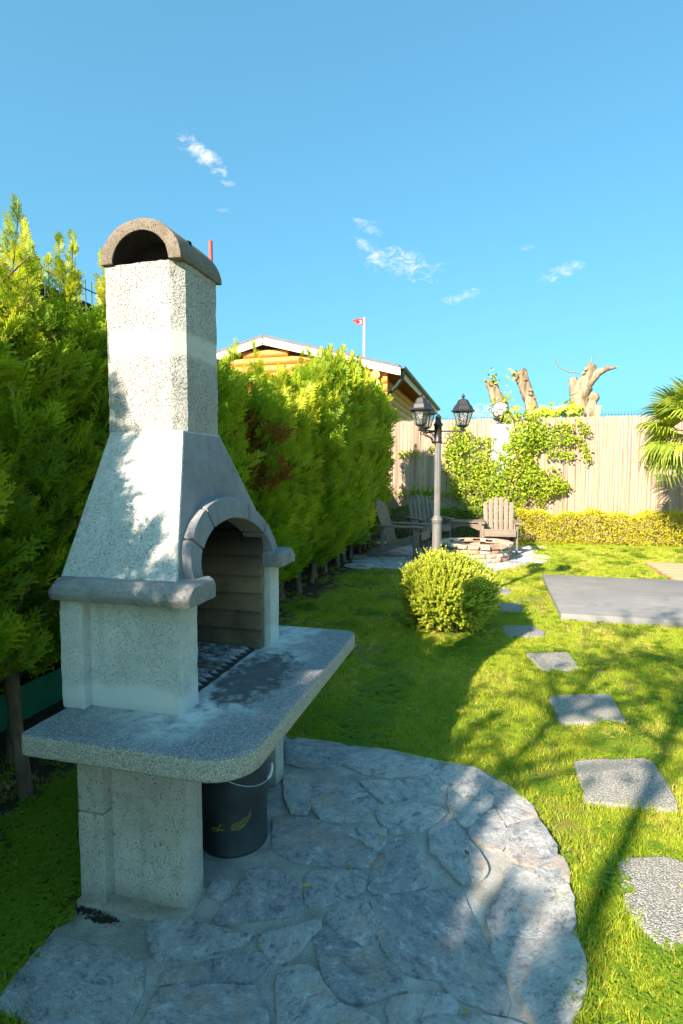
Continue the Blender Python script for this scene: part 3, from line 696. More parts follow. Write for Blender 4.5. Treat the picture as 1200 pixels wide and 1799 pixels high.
# firebox walls
for sgn in (-1, 1):
    Y = lambda v: v if sgn < 0 else 2 * BY - v
    a, b = sorted((Y(1.524), Y(1.628)))
    m = MB(); m.box(-1.236, -0.910, a, b, 0.648, 1.002); p = bpart(m, 'side_wall', 'firebox', 0.006, cuts=4, rough=0.0028, freq=16)
    a, b = sorted((Y(1.488), Y(1.626)))
    m = MB(); m.box(-1.318, -1.234, a, b, 0.648, 1.001); bpart(m, 'corner_block', 'firebox', 0.008, parent=p, cuts=3, rough=0.003, freq=16)
    a, b = sorted((Y(1.622), Y(1.652)))
    m = MB(); m.box(-1.285, -1.10, a, b, 0.65, 1.06); m.box(-1.085, -0.965, a, b, 0.65, 1.06); bpart(m, 'lining', 'soot', 0.004, parent=p)
m = MB(); m.box(-1.345, -1.285, 1.60, 2 * BY - 1.60, 0.648, 1.06); bpart(m, 'back_wall', 'soot', 0.004)
# stepped fire-brick courses on the far inner wall and on the back
y_in = 2 * BY - 1.652
for k, (z0, z1) in enumerate(((0.652, 0.745), (0.735, 0.822), (0.812, 0.90), (0.89, 0.975), (0.965, 1.06), (1.05, 1.15))):
    m = MB(); o1, o2 = 0.004, 0.030
    V = [(-1.283, y_in - o2, z0), (-0.935, y_in - o2, z0), (-0.935, y_in - o1, z1), (-1.283, y_in - o1, z1), (-1.283, y_in + 0.012, z0), (-0.935, y_in + 0.012, z0), (-0.935, y_in + 0.012, z1), (-1.283, y_in + 0.012, z1)]
    m.add(V, [(0, 1, 2, 3), (7, 6, 5, 4), (0, 4, 5, 1), (1, 5, 6, 2), (2, 6, 7, 3), (3, 7, 4, 0)]); bpart(m, 'fire_brick', 'soot', 0.003)
    m = MB(); V = [(-1.283 + o2, 1.655, z0), (-1.283 + o2, y_in - 0.032, z0), (-1.283 + o1, y_in - 0.032, z1), (-1.283 + o1, 1.655, z1), (-1.29, 1.655, z0), (-1.29, y_in - 0.032, z0), (-1.29, y_in - 0.032, z1), (-1.29, 1.655, z1)]
    m.add(V, [(0, 1, 2, 3), (7, 6, 5, 4), (0, 4, 5, 1), (1, 5, 6, 2), (2, 6, 7, 3), (3, 7, 4, 0)]); bpart(m, 'fire_brick', 'soot', 0.003)
# ribbed hearth floor
m = MB(); rows = []
ny = 120
for i in range(ny + 1):
    y = 1.655 + (y_in - 0.035 - 1.655) * i / ny; z = 0.655 + 0.017 * max(0.0, math.sin(i * 2 * math.pi / 9.2)) ** 0.7
    rows.append([(-1.25, y, z), (-1.08, y, z + 0.002 * mnoise.noise((0, y * 9, 0))), (-0.985 + 0.01 * mnoise.noise((y * 14, 3, 1)), y, z), (-0.955 + 0.012 * mnoise.noise((y * 14, 1, 1)), y, 0.6515)])
m.loft(rows, cap=False, smooth=True, closed=False)
for k in range(ny): pass
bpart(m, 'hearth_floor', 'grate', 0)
# ledge (two mantel bars with chamfered top that wrap the front corners)
for sgn in (-1, 1):
    Y = lambda v: v if sgn < 0 else 2 * BY - v
    prof = [(1.470, 1.0), (1.462, 1.022), (1.468, 1.042), (1.498, 1.066), (1.640, 1.068), (1.652, 1.05), (1.652, 1.0)]
    rings = []
    for x in (-1.345, -1.325, -0.90, -0.868, -0.850):
        k = 0.010 if x in (-1.345, -0.850) else 0.0
        rr = [(x, Y(yy + (k if yy < 1.55 else -k)), zz - (k if zz > 1.03 else 0)) for yy, zz in prof]
        rings.append(rr if sgn < 0 else rr[::-1])
    m = MB(); m.loft([r[::-1] for r in rings]); bpart(m, 'mantel_ledge', 'ledge', 0.004, cuts=4, rough=0.0018, freq=22)
# hood: leaning front with arched mouth, tapering sides, flat back
ZB, ZT = 1.064, 1.548
xb0, xf0, y00, y10 = -1.345, -0.925, 1.530, 2 * BY - 1.530
xb1, xf1, y01, y11 = -1.348, -1.050, 1.802, 2 * BY - 1.802
def xf(z): return xf0 + (xf1 - xf0) * (z - ZB) / (ZT - ZB)
AW, AH, NA = 0.300, 0.165, 24
arch_in = [(BY - AW * math.cos(math.pi * k / NA), ZB + AH * math.sin(math.pi * k / NA)) for k in range(NA + 1)]
m = MB()
fp = [(y00, ZB)] + arch_in + [(y10, ZB), (y11, ZT), (y01, ZT)]
m.add([(xf(z), y, z) for y, z in fp], [list(range(len(fp)))], m=1)
m.add([(xb0, y00, ZB), (xf0, y00, ZB), (xf1, y01, ZT), (xb1, y01, ZT)], [(0, 1, 2, 3)])
m.add([(xb0, y10, ZB), (xf0, y10, ZB), (xf1, y11, ZT), (xb1, y11, ZT)], [(3, 2, 1, 0)])
m.add([(xb0, y00, ZB), (xb0, y10, ZB), (xb1, y11, ZT), (xb1, y01, ZT)], [(0, 3, 2, 1)][::-1])
m.add([(xb1, y01, ZT), (xf1, y01, ZT), (xf1, y11, ZT), (xb1, y11, ZT)], [(0, 1, 2, 3)])
o = m.build('hood', [MATS['hood'], MATS['hood_front']], bbq, origin=BO, bevel=0.008)
# its sooty inside
m = MB(); i = 0.055
m.add([(xb0 + i, y00 + i, ZB), (xf0 - i, y00 + i, ZB), (xf1 - i, y01 + i, ZT - i), (xb1 + i, y01 + i, ZT - i)], [(3, 2, 1, 0)])
m.add([(xb0 + i, y10 - i, ZB), (xf0 - i, y10 - i, ZB), (xf1 - i, y11 - i, ZT - i), (xb1 + i, y11 - i, ZT - i)], [(0, 1, 2, 3)])
m.add([(xb0 + i, y00 + i, ZB), (xb0 + i, y10 - i, ZB), (xb1 + i, y11 - i, ZT - i), (xb1 + i, y01 + i, ZT - i)], [(0, 1, 2, 3)])
ai2 = [(BY - (AW + .01) * math.cos(math.pi * k / NA), ZB + (AH + .01) * math.sin(math.pi * k / NA)) for k in range(NA + 1)]
fp = [(y00 + i, ZB)] + ai2 + [(y10 - i, ZB), (y11 - i, ZT - i), (y01 + i, ZT - i)]
m.add([(xf(z) - i, y, z) for y, z in fp], [list(range(len(fp) - 1, -1, -1))])
m.build('flue_lining', MATS['soot'], bbq, origin=BO)
# arch ring of separate stones
NV = 6
AWo, AHo = 0.362, 0.245
for k in range(NV):
    a0 = math.pi * k / NV + (0.010 if k else 0.0); a1 = math.pi * (k + 1) / NV - (0.010 if k < NV - 1 else 0.0)
    m = MB(); rings = []; pr = 0.036 + random.uniform(-0.004, 0.004)
    for s in range(7):
        a = a0 + (a1 - a0) * s / 6; ci, si = -math.cos(a), math.sin(a)
        yi, zi = BY + AW * ci, ZB + AH * si; yo, zo = BY + AWo * ci, ZB + AHo * si
        rings.append([(xf(zi) - 0.075, yi, zi), (xf(zi) + pr, yi, zi), (xf(zo) + pr, yo, zo), (xf(zo) - 0.02, yo, zo)])
    m.loft(rings); bpart(m, 'arch_stone', 'arch', 0.007, cuts=2, rough=0.002, freq=16)
# chimney: two stacked blocks and a half-pipe cap
def chim(z0, z1, e=0.0):
    x0, x1, a, b, c = -1.348 + e, -1.050 - e, 1.802 + e, 2 * BY - 1.802 - e, 0.042
    return MB().prism([(x0, a), (x1 - c, a), (x1, a + c * 0.8), (x1, b - 0.012), (x1 - 0.012, b), (x0, b)], z0, z1)
ch = bpart(chim(ZT - 0.004, 1.850), 'chimney_block', 'chimney', 0, cuts=5, rough=0.0034, freq=20)
ch = bpart(chim(1.849, 2.132), 'chimney_block', 'chimney', 0, cuts=5, rough=0.0034, freq=20)
m = MB(); cx = -1.200; ro, ri = 0.160, 0.112
outer = [(cx - ro * math.cos(math.pi * k / 20), 2.132 + 0.148 * math.sin(math.pi * k / 20)) for k in range(21)]
inner = [(cx + ri * math.cos(math.pi * k / 20), 2.134 + 0.104 * math.sin(math.pi * k / 20)) for k in range(21)]
prof = outer + inner
m.loft([[(x, y, z) for x, z in prof] for y in (1.790, 2 * BY - 1.782)])
cap = bpart(m, 'chimney_cap', 'cap', 0.005, cuts=2, rough=0.0022, freq=18)
m = MB(); m.loft([[(cx + (ri - 0.002) * math.cos(math.pi * k / 20), y, 2.134 + 0.102 * math.sin(math.pi * k / 20)) for k in range(21)] for y in (1.794, 1.90)], cap=False, smooth=True, closed=False); bpart(m, 'soot_crust', 'black', 0)
m = MB(); m.prism([(cx - ro + 0.03, 1.90), (cx + ro - 0.03, 1.90), (cx + ro - 0.03, 1.92), (cx - ro + 0.03, 1.92)], 2.133, 2.232); bpart(m, 'flue_baffle', 'black', 0)

# ================================================================== bucket under the slab
bk = empty('bucket', (-0.925, 1.905, 0.016)); tag(bk, 'black metal bucket with wire handle and yellow scrawls under the barbecue slab', 'bucket')
rb, rt_, hb = 0.124, 0.128, 0.40
m = MB(); prof = [(0.02, 0.006), (rb - 0.004, 0.006), (rb - 0.002, 0.0), (rb + 0.002, 0.0), (rb + 0.002, 0.008), (rb, 0.012)]
prof += [(rb + (rt_ - rb) * t, 0.012 + (hb - 0.02) * t) for t in (0.1, 0.3, 0.5, 0.7)] + [(rt_ + 0.001, 0.335), (rt_ + 0.004, 0.34), (rt_ + 0.001, 0.345), (rt_, hb - 0.01), (rt_ + 0.004, hb - 0.006), (rt_ + 0.004, hb), (rt_ - 0.003, hb), (rt_ - 0.005, hb - 0.01), (rb - 0.006, 0.02), (0.01, 0.02)]
m.lathe(prof, 40, cap=False); m.build('body', MATS['bucket'], bk)
def onb(a, z, e=0.0): r = rb + (rt_ - rb) * z / hb + e; return (r * math.cos(a), r * math.sin(a), z)
m = MB(); m.bar(onb(R(-76), 0.012, 0.001), onb(R(-76), 0.39, 0.001), 0.004, 0.003); m.build('seam', MATS['bucket'], bk)
ear_a = R(-100); ear = Vector(onb(ear_a, 0.335, 0.006))
m = MB(); m.lathe([(0.004, -0.004), (0.014, -0.003), (0.016, 0.0), (0.012, 0.006), (0.005, 0.009)], 12)
er = m.build('handle_ear', MATS['bucket'], bk); er.location = ear; er.rotation_euler = Vector((math.cos(ear_a), math.sin(ear_a), 0)).to_track_quat('Z', 'Y').to_euler()
er2 = link(er.copy(), bk); e2a = ear_a + math.pi; er2.location = onb(e2a, 0.335, 0.006); er2.rotation_euler = Vector((math.cos(e2a), math.sin(e2a), 0)).to_track_quat('Z', 'Y').to_euler()
pts = []
for k in range(25):
    t = math.pi * k / 24
    a = ear_a + t; rad = 0.143; pts.append((rad * math.cos(a), rad * math.sin(a), 0.337 - 0.085 * math.sin(t)))
m = MB(); m.tube(pts, 0.0019, 6); hd = m.build('wire_handle', MATS['galv'], bk)
m = MB(); m.tube(pts[13:18], 0.006, 8); m.build('grip', MATS['whitecloth'], hd)
m = MB()
for strokes in ([(-104, .105), (-96, .108), (-88, .118), (-84, .124)], [(-104, .098), (-94, .098), (-87, .110)], [(-100, .110), (-92, .104), (-86, .104), (-80, .108)], [(-93, .097), (-89, .12), (-86, .132)],
                [(-70, .118), (-56, .122), (-44, .138), (-36, .165)], [(-70, .112), (-54, .114), (-43, .128), (-36, .150)], [(-70, .106), (-56, .106), (-46, .118)], [(-68, .125), (-54, .132), (-45, .146)]):
    m.tube([onb(R(a), z, 0.0012) for a, z in strokes], 0.0008, 5)
m.build('paint_scrawl', MATS['yellowpaint'], bk)

# ================================================================== reed fence, wire fence
fence = empty('reed_fence', (1.0, 12.4, 0)); tag(fence, 'tall pale reed screen fence across the back of the garden', 'fence')
FX0, FX1, FZ = -3.2, 5.6, 2.50
def reed_mesh(n, layer):
    xs = np.sort(rng.uniform(FX0, FX1, n)) - 1.0; r = rng.uniform(0.0032, 0.0058, n)
    k = 5; a = np.arange(k) * 2 * np.pi / k
    zt = FZ + rng.normal(0, 0.012, n) - (rng.random(n) < 0.04) * rng.uniform(0, 0.05, n)
    lean = rng.normal(0, 0.010, n); y0 = rng.uniform(-0.010, 0.004, n) + layer * 0.012
    nz = 4; V = np.zeros((n, nz, k, 3), np.float32)
    for j in range(nz):
        t = j / (nz - 1)
        V[:, j, :, 0] = (xs + lean * t + 0.004 * np.sin(t * 5 + xs * 40))[:, None] + np.cos(a)[None] * r[:, None]
        V[:, j, :, 1] = y0[:, None] + np.sin(a)[None] * r[:, None]
        V[:, j, :, 2] = (zt * t)[:, None]
    F = []
    for j in range(nz - 1):
        for i in range(k): F.append((j * k + i, j * k + (i + 1) % k, (j + 1) * k + (i + 1) % k, (j + 1) * k + i))
    F = np.array(F)[None] + (np.arange(n) * nz * k)[:, None, None]
    tint = np.repeat(np.clip(rng.normal(0.60, 0.17, n), 0, 1), nz * k)
    return fast_mesh('reed_mat', V.reshape(-1, 3), F.reshape(-1, 4), [MATS['reed']], True, {'tint': tint})
o = link(bpy.data.objects.new('reed_mat', reed_mesh(1600, 0)), fence); o['kind'] = 'stuff'
o = link(bpy.data.objects.new('reed_mat', reed_mesh(1600, 1)), fence); o['kind'] = 'stuff'
for z in (0.25, 0.7, 1.15, 1.6, 2.0, 2.36):
    m = MB(); m.tube([(x - 1.0, -0.012 + 0.002 * math.sin(x * 9), z + 0.006 * math.sin(x * 2.1)) for x in np.linspace(FX0, FX1, 40)], 0.0013, 4); m.build('binding_wire', MATS['galv'], fence)
def wire_panel(root, length, zt, step=0.05, rows=(0.3, 0.9, 1.5, 2.1, 2.4)):
    m = MB(); n = int(length / step)
    for i in range(n + 1):
        x = -length / 2 + i * step; m.bar((x, 0, 0.05), (x, 0, zt), 0.005, 0.005, (0, 1, 0))
    m.build('upright_wires', MATS['greenwire'], root)['kind'] = 'stuff'
    for z in rows: MB().bar((-length / 2, 0.006, z), (length / 2, 0.006, z), 0.006, 0.006).build('cross_wire', MATS['greenwire'], root)
wf = empty('wire_fence', (1.2, 12.455, 0)); tag(wf, 'green welded wire fence whose tips show above the reed screen', 'fence')
wire_panel(wf, 9.0, 2.60, 0.06, (0.3, 0.9, 1.5, 2.1, 2.545))
for x in (-4.4, -1.9, 0.6, 3.1): MB().box(x - 0.02, x + 0.02, 0.01, 0.05, 0, 2.58).build('post', MATS['greenwire'], wf)
wf2 = empty('wire_fence', (-2.64, -0.1, 0), R(90)); tag(wf2, 'dark screened wire fence standing behind the tall cypress hedge', 'fence')
wire_panel(wf2, 8.4, 2.68, 0.06, (0.3, 0.9, 1.5, 2.1, 2.62))
for x in np.arange(-4.2, 4.3, 2.1): MB().box(x - 0.02, x + 0.02, 0.012, 0.06, 0, 2.66).build('post', MATS['greenwire'], wf2)
for x in np.arange(-4.18, 4.1, 2.1):
    MB().box(x, x + 2.07, 0.062, 0.072, 0.0, 2.56).build('screen_panel', MATS['darkscreen'], wf2)
    MB().box(x, x + 2.07, -0.10, -0.085, 0.0, 0.20).build('kick_board', MATS['greenboard'], wf2)

wf3 = empty('wire_fence', (-2.64, 8.3, 0), R(90)); tag(wf3, 'lower screened wire fence hidden behind the far half of the cypress hedge', 'fence')
wire_panel(wf3, 8.3, 1.9, 0.06, (0.3, 0.9, 1.5, 1.85))
for x in np.arange(-4.15, 4.1, 2.07):
    MB().box(x, x + 2.05, 0.062, 0.072, 0.0, 1.8).build('screen_panel', MATS['darkscreen'], wf3)
# ================================================================== log cabin beyond the fence
YG = 12.95
pe = gy(702, 646, YG); pa = gy(462, 593, YG)             # eave corner and ridge end
XE, ZE, XA, ZA = pe.x, pe.z, pa.x, pa.z
XL = 2 * XA - XE; YR = 22.0; YW = 13.14; XWR = XE - 0.55; XWL = XL + 0.55
cab = empty('log_cabin', (XA, 17.5, 0)); CO = (XA, 17.5, 0); tag(cab, 'log cabin with grey roof and cream fascia beyond the hedge', 'cabin')
def cp(mb, name, mt, **kw): return mb.build(name, MATS[mt], cab, origin=CO, **kw)
sl_ = (ZA - ZE) / (XA - XE)
def zroof(x): return ZA + (sl_ * (x - XA) if x > XA else -sl_ * (x - XA))
lr = 0.105; ztop_wall = zroof(XWR) - 0.16
k = 0; z = lr
while z < ztop_wall:
    m = MB(); m.tube([(XWR, YW - 0.22, z), (XWR, YR - 0.4, z)], lr, 10); cp(m, 'log', 'logwood'); z += 0.185; k += 1
z = lr + 0.09
while z < ZA - 0.3:
    if z < ztop_wall: a, b = XWL - 0.22, XWR + 0.25
    else:
        hw = (ZA - 0.2 - z) / abs(sl_); a, b = XA - hw, XA + hw
    m = MB(); m.tube([(a, YW, z), (b, YW, z)], lr, 10); cp(m, 'log', 'gablewood'); z += 0.185
for s, x1 in ((1, XE), (-1, XL)):
    m = MB(); t = 0.07
    m.add([(XA, YG - 0.03, ZA + t), (x1, YG - 0.03, ZE + t), (x1, YR, ZE + t), (XA, YR, ZA + t), (XA, YG - 0.03, ZA), (x1, YG - 0.03, ZE), (x1, YR, ZE), (XA, YR, ZA)],
          [(0, 1, 2, 3), (7, 6, 5, 4), (0, 4, 5, 1), (1, 5, 6, 2), (2, 6, 7, 3)]); cp(m, 'roof', 'roofing')
    m = MB(); m.bar((XA, YG - 0.012, ZA - 0.085), (x1 - s * 0.0, YG - 0.012, ZE - 0.085), 0.028, 0.16, (0, 0, 1)); cp(m, 'fascia', 'fascia')
    m = MB(); m.bar((XA, YG + 0.02, ZA - 0.03), (x1, YG + 0.02, ZE - 0.03), 0.03, 0.05, (0, 0, 1)); cp(m, 'soffit_edge', 'gablewood')
    # soffit boards under the front overhang
    for q in range(2):
        y = YG + 0.02 + q * 0.085; m = MB(); m.bar((XA, y + 0.04, ZA - 0.012), (x1, y + 0.04, ZE - 0.012), 0.08, 0.014, (0, 0, 1)); cp(m, 'soffit_board', 'gablewood')
m = MB(); m.bar((XE + 0.008, YG - 0.02, ZE - 0.08), (XE + 0.008, YR, ZE - 0.08), 0.026, 0.17, (0, 0, 1)); cp(m, 'eave_board', 'fascia')
for y in np.arange(YG + 0.7, YR - 0.2, 0.55):
    m = MB(); m.bar((XWR - 0.05, y, zroof(XWR - 0.05) - 0.08), (XE - 0.01, y, ZE - 0.08), 0.07, 0.14, (0, 0, 1)); cp(m, 'rafter', 'gablewood')
m = MB(); pr_ = [(0.06 * math.cos(a), 0.06 * math.sin(a)) for a in np.linspace(math.pi, 2 * math.pi, 9)] + [(0.05 * math.cos(a), 0.05 * math.sin(a)) for a in np.linspace(2 * math.pi, math.pi, 9)]
m.loft([[(XE + 0.075 + a, y, ZE + 0.03 + b) for a, b in pr_] for y in (YG - 0.04, YR)], smooth=True); cp(m, 'gutter', 'gutter')
m = MB(); m.tube([(XE + 0.06, YG + 0.12, ZE - 0.02), (XE + 0.05, YG + 0.14, ZE - 0.2), (XE - 0.08, YG + 0.2, ZE - 0.36), (XWR + 0.2, YG + 0.45, ZE - 0.56), (XWR + 0.16, YG + 0.5, ZE - 0.72), (XWR + 0.16, YG + 0.5, 0.1)], 0.045, 10); cp(m, 'downpipe', 'gutter')

# ================================================================== flag pole, red pole
fp_b = gy(640, 620, 24.0); top = gy(640, 558, 24.0)
fl = empty('flag_pole', (fp_b.x, 24.0, 0)); tag(fl, 'thin pale pole flying a small red flag beyond the cabin roof', 'flag pole')
m = MB(); m.tube([(0, 0, 0), (0, 0, top.z)], [0.075, 0.055], 10); m.build('pole', MATS['polewhite'], fl)
m = MB(); fw_, fh_ = 0.50, 0.33; grid = []
def flagp(u, v, e=0.0):   # u along the fly (towards -X), v down; a limp flag that sags to a point
    vv = v * (1 - u) ** 0.75
    return (-0.05 - fw_ * u, 0.03 * math.sin(u * 7) + e, top.z - 0.02 - fh_ * vv - 0.04 * u)
NU, NVV = 12, 6
for i in range(NU + 1):
    for j in range(NVV + 1): grid.append(flagp(i / NU, j / NVV))
m.add(grid, [(i * (NVV + 1) + j, (i + 1) * (NVV + 1) + j, (i + 1) * (NVV + 1) + j + 1, i * (NVV + 1) + j + 1) for i in range(NU) for j in range(NVV)], smooth=True)
fo = m.build('flag', MATS['red'], fl)
m = MB(); cu, cvv = 0.30, 0.52; V = []; n = 14
for e in (-0.006,):
    out = [flagp(cu + 0.15 * math.cos(a), cvv + 0.30 * math.sin(a), e) for a in np.linspace(R(50), R(310), n)]
    inn = [flagp(cu + 0.05 + 0.115 * math.cos(a), cvv + 0.235 * math.sin(a), e) for a in np.linspace(R(50), R(310), n)]
    m.add(out + inn, [(i, i + 1, n + i + 1, n + i) for i in range(n - 1)])
m.build('crescent', MATS['whitecloth'], fo)
rp_t = gy(370, 424, 6.0); m = MB(); m.tube([(0, 0, 0), (0, 0, rp_t.z)], 0.022, 10); m.tube([(0, 0, rp_t.z), (0, 0, rp_t.z + 0.006)], [0.024, 0.02], 10)
o = m.build('red_pole', MATS['redpole']); o.location = (rp_t.x, 6.0, 0); tag(o, 'thin red pole rising behind the barbecue chimney', 'pole')

# ================================================================== pillar with globe lamp at the fence
pl = gy(884, 745, 12.33); gp = empty('gate_pillar', (pl.x, 12.40, 0)); tag(gp, 'white rendered pillar half hidden by the climbing shrub', 'pillar')
MB().box(-0.235, 0.235, -0.07, 0.20, 0, pl.z).build('shaft', MATS['white'], gp, bevel=0.006)
MB().box(0.242, 0.275, 0.02, 0.06, 0, pl.z - 0.03).build('corner_strip', MATS['darkmetal'], gp)
gl = empty('globe_lamp', (pl.x - 0.06, 12.42, pl.z)); tag(gl, 'round globe lamp with black lattice on the white pillar', 'lamp')
m = MB(); m.lathe([(0.085, 0.0), (0.085, 0.02), (0.05, 0.03), (0.05, 0.10), (0.15, 0.115), (0.15, 0.13), (0.05, 0.14)], 18); m.build('base', MATS['darkmetal'], gl)
GR = 0.165; GC = Vector((0, 0, 0.13 + GR))
m = MB(); m.lathe([(0.004, -GR)] + [(GR * math.cos(a), GR * math.sin(a)) for a in np.linspace(R(-80), R(80), 15)] + [(0.004, GR)], 24, c=GC); m.build('globe', MATS['globe'], gl)
phi = (1 + 5 ** 0.5) / 2
ico = [Vector(v).normalized() for v in [(-1, phi, 0), (1, phi, 0), (-1, -phi, 0), (1, -phi, 0), (0, -1, phi), (0, 1, phi), (0, -1, -phi), (0, 1, -phi), (phi, 0, -1), (phi, 0, 1), (-phi, 0, -1), (-phi, 0, 1)]]
m = MB(); tv = {}
E_ = [(i, j) for i in range(12) for j in range(12) if i != j and (ico[i] - ico[j]).length < 1.1]
for i, j in E_: tv[(i, j)] = (ico[i] * 2 + ico[j]).normalized()
def arc(a, b):
    m.tube([GC + a.lerp(b, t).normalized() * (GR + 0.004) for t in (0, 0.5, 1)], 0.008, 5)
for i, j in E_:
    if i < j: arc(tv[(i, j)], tv[(j, i)])
for i in range(12):
    nb = [j for (a, j) in E_ if a == i]
    for a in nb:
        for b in nb:
            if a < b and (ico[a] - ico[b]).length < 1.1: arc(tv[(i, a)], tv[(i, b)])
m.build('lattice', MATS['darkmetal'], gl)

# ================================================================== lamp post with three lanterns
LPX, LPY = -0.515, 5.62
lp = empty('lamp_post', (LPX, LPY, 0)); tag(lp, 'grey garden lamp post with three black lanterns behind the round bush', 'lamp post')
zc = gy(768, 912, LPY).z; zt = gy(769, 776, LPY).z
m = MB(); m.lathe([(0.085, 0), (0.085, 0.03), (0.06, 0.05), (0.048, 0.07), (0.046, zc - 0.045)], 20); m.build('lower_shaft', MATS['polemetal'], lp)
m = MB(); m.lathe([(0.046, zc - 0.045), (0.052, zc - 0.035), (0.052, zc - 0.02), (0.056, zc - 0.012), (0.056, zc), (0.044, zc + 0.012), (0.036, zc + 0.03), (0.032, zc + 0.035)], 20); m.build('collar', MATS['polemetal'], lp)
m = MB(); n = 24; rings = []
for z in (zc + 0.03, zt):
    rings.append([((0.031 - 0.0035 * (k % 2)) * math.cos(2 * math.pi * k / n), (0.031 - 0.0035 * (k % 2)) * math.sin(2 * math.pi * k / n), z) for k in range(n)])
m.loft(rings); m.build('fluted_shaft', MATS['polemetal'], lp)
m = MB(); m.lathe([(0.034, zt - 0.012), (0.040, zt - 0.006), (0.040, zt + 0.006), (0.036, zt + 0.012), (0.036, zt + 0.15), (0.046, zt + 0.155), (0.046, zt + 0.17), (0.030, zt + 0.185), (0.024, zt + 0.215), (0.030, zt + 0.235), (0.012, zt + 0.262), (0.003, zt + 0.268)], 16); m.build('head', MATS['darkmetal'], lp)
def make_lantern(ang):
    L = 0.235; ux, uy = math.cos(ang), math.sin(ang); za = zt + 0.10
    m = MB(); m.bar((ux * 0.03, uy * 0.03, za), (ux * (L + 0.03), uy * (L + 0.03), za), 0.014, 0.014)
    m.tube([(ux * (L - 0.02), uy * (L - 0.02), za - 0.002)] + [(ux * (L - 0.02 - 0.06 + 0.035 * math.cos(a)), uy * (L - 0.08 + 0.035 * math.cos(a)), za - 0.035 + 0.028 * math.sin(a)) for a in np.linspace(0.2, 4.6, 9)][:0] + [(ux * r, uy * r, za + dz) for r, dz in ((L - 0.05, -0.045), (L - 0.10, -0.052), (L - 0.14, -0.075), (0.075, -0.115), (0.036, -0.115))], 0.0055, 6)
    # scroll ends
    for (cr, cz, rr, a0, a1) in ((L - 0.018, -0.030, 0.022, 200, -150), (0.085, -0.045, 0.030, -90, 230)):
        m.tube([(ux * (cr + rr * (1 - 0.4 * t) * math.cos(R(a0 + (a1 - a0) * t))), uy * (cr + rr * (1 - 0.4 * t) * math.cos(R(a0 + (a1 - a0) * t))), za + cz + rr * (1 - 0.4 * t) * math.sin(R(a0 + (a1 - a0) * t))) for t in np.linspace(0, 1, 11)], 0.004, 5)
    arm = m.build('bracket_arm', MATS['darkmetal'], lp)
    cx, cy, z0 = ux * L, uy * L, za + 0.008
    def ring(r, z, n=6): return [(cx + r * math.cos(2 * math.pi * k / n + ang), cy + r * math.sin(2 * math.pi * k / n + ang), z) for k in range(n)]
    m = MB(); m.lathe([(0.012, z0), (0.022, z0 + 0.01), (0.014, z0 + 0.022), (0.042, z0 + 0.035), (0.052, z0 + 0.05)], 12, c=(cx, cy, 0))
    lo, hi = ring(0.052, z0 + 0.048), ring(0.090, z0 + 0.175)
    for a, b in zip(lo, hi): m.bar(a, b, 0.008, 0.008)
    for rg in (lo, hi):
        for k in range(6): m.bar(rg[k], rg[(k + 1) % 6], 0.008, 0.008)
    ln = m.build('lantern_frame', MATS['darkmetal'], lp)
    for k in range(6):
        j = (k + 1) % 6; m = MB(); c_ = Vector((cx, cy, 0)); q = []
        for p in (lo[k], lo[j], hi[j], hi[k]):
            v = Vector(p); v.x = cx + (v.x - cx) * 0.97; v.y = cy + (v.y - cy) * 0.97; q.append(v)
        nrm = (q[1] - q[0]).cross(q[3] - q[0]).normalized() * 0.0025
        m.add(q + [p - nrm for p in q], [(0, 1, 2, 3), (7, 6, 5, 4), (0, 4, 5, 1), (1, 5, 6, 2), (2, 6, 7, 3), (3, 7, 4, 0)]); m.build('glass_pane', MATS['lampglass'], ln)
    m = MB(); m.loft([ring(0.112, z0 + 0.176), ring(0.114, z0 + 0.186), ring(0.100, z0 + 0.196), ring(0.082, z0 + 0.235), ring(0.070, z0 + 0.243), ring(0.045, z0 + 0.290), ring(0.018, z0 + 0.300)]); m.build('lantern_roof', MATS['darkmetal'], ln)
    m = MB(); m.lathe([(0.012, 0.297), (0.008, 0.310), (0.016, 0.318), (0.017, 0.328), (0.008, 0.338), (0.002, 0.350)], 10, c=(cx, cy, z0)); m.build('finial', MATS['darkmetal'], ln)
    m = MB(); m.lathe([(0.018, 0.05), (0.018, 0.095), (0.012, 0.10)], 10, c=(cx, cy, z0)); m.build('bulb_holder', MATS['darkmetal'], ln)
    m = MB(); m.lathe([(0.012, 0.10), (0.022, 0.115), (0.026, 0.135), (0.018, 0.155), (0.003, 0.163)], 12, c=(cx, cy, z0)); m.build('bulb', MATS['bulb'], ln)
for a in (8, 128, 232): make_lantern(R(a) + YAW * 0)

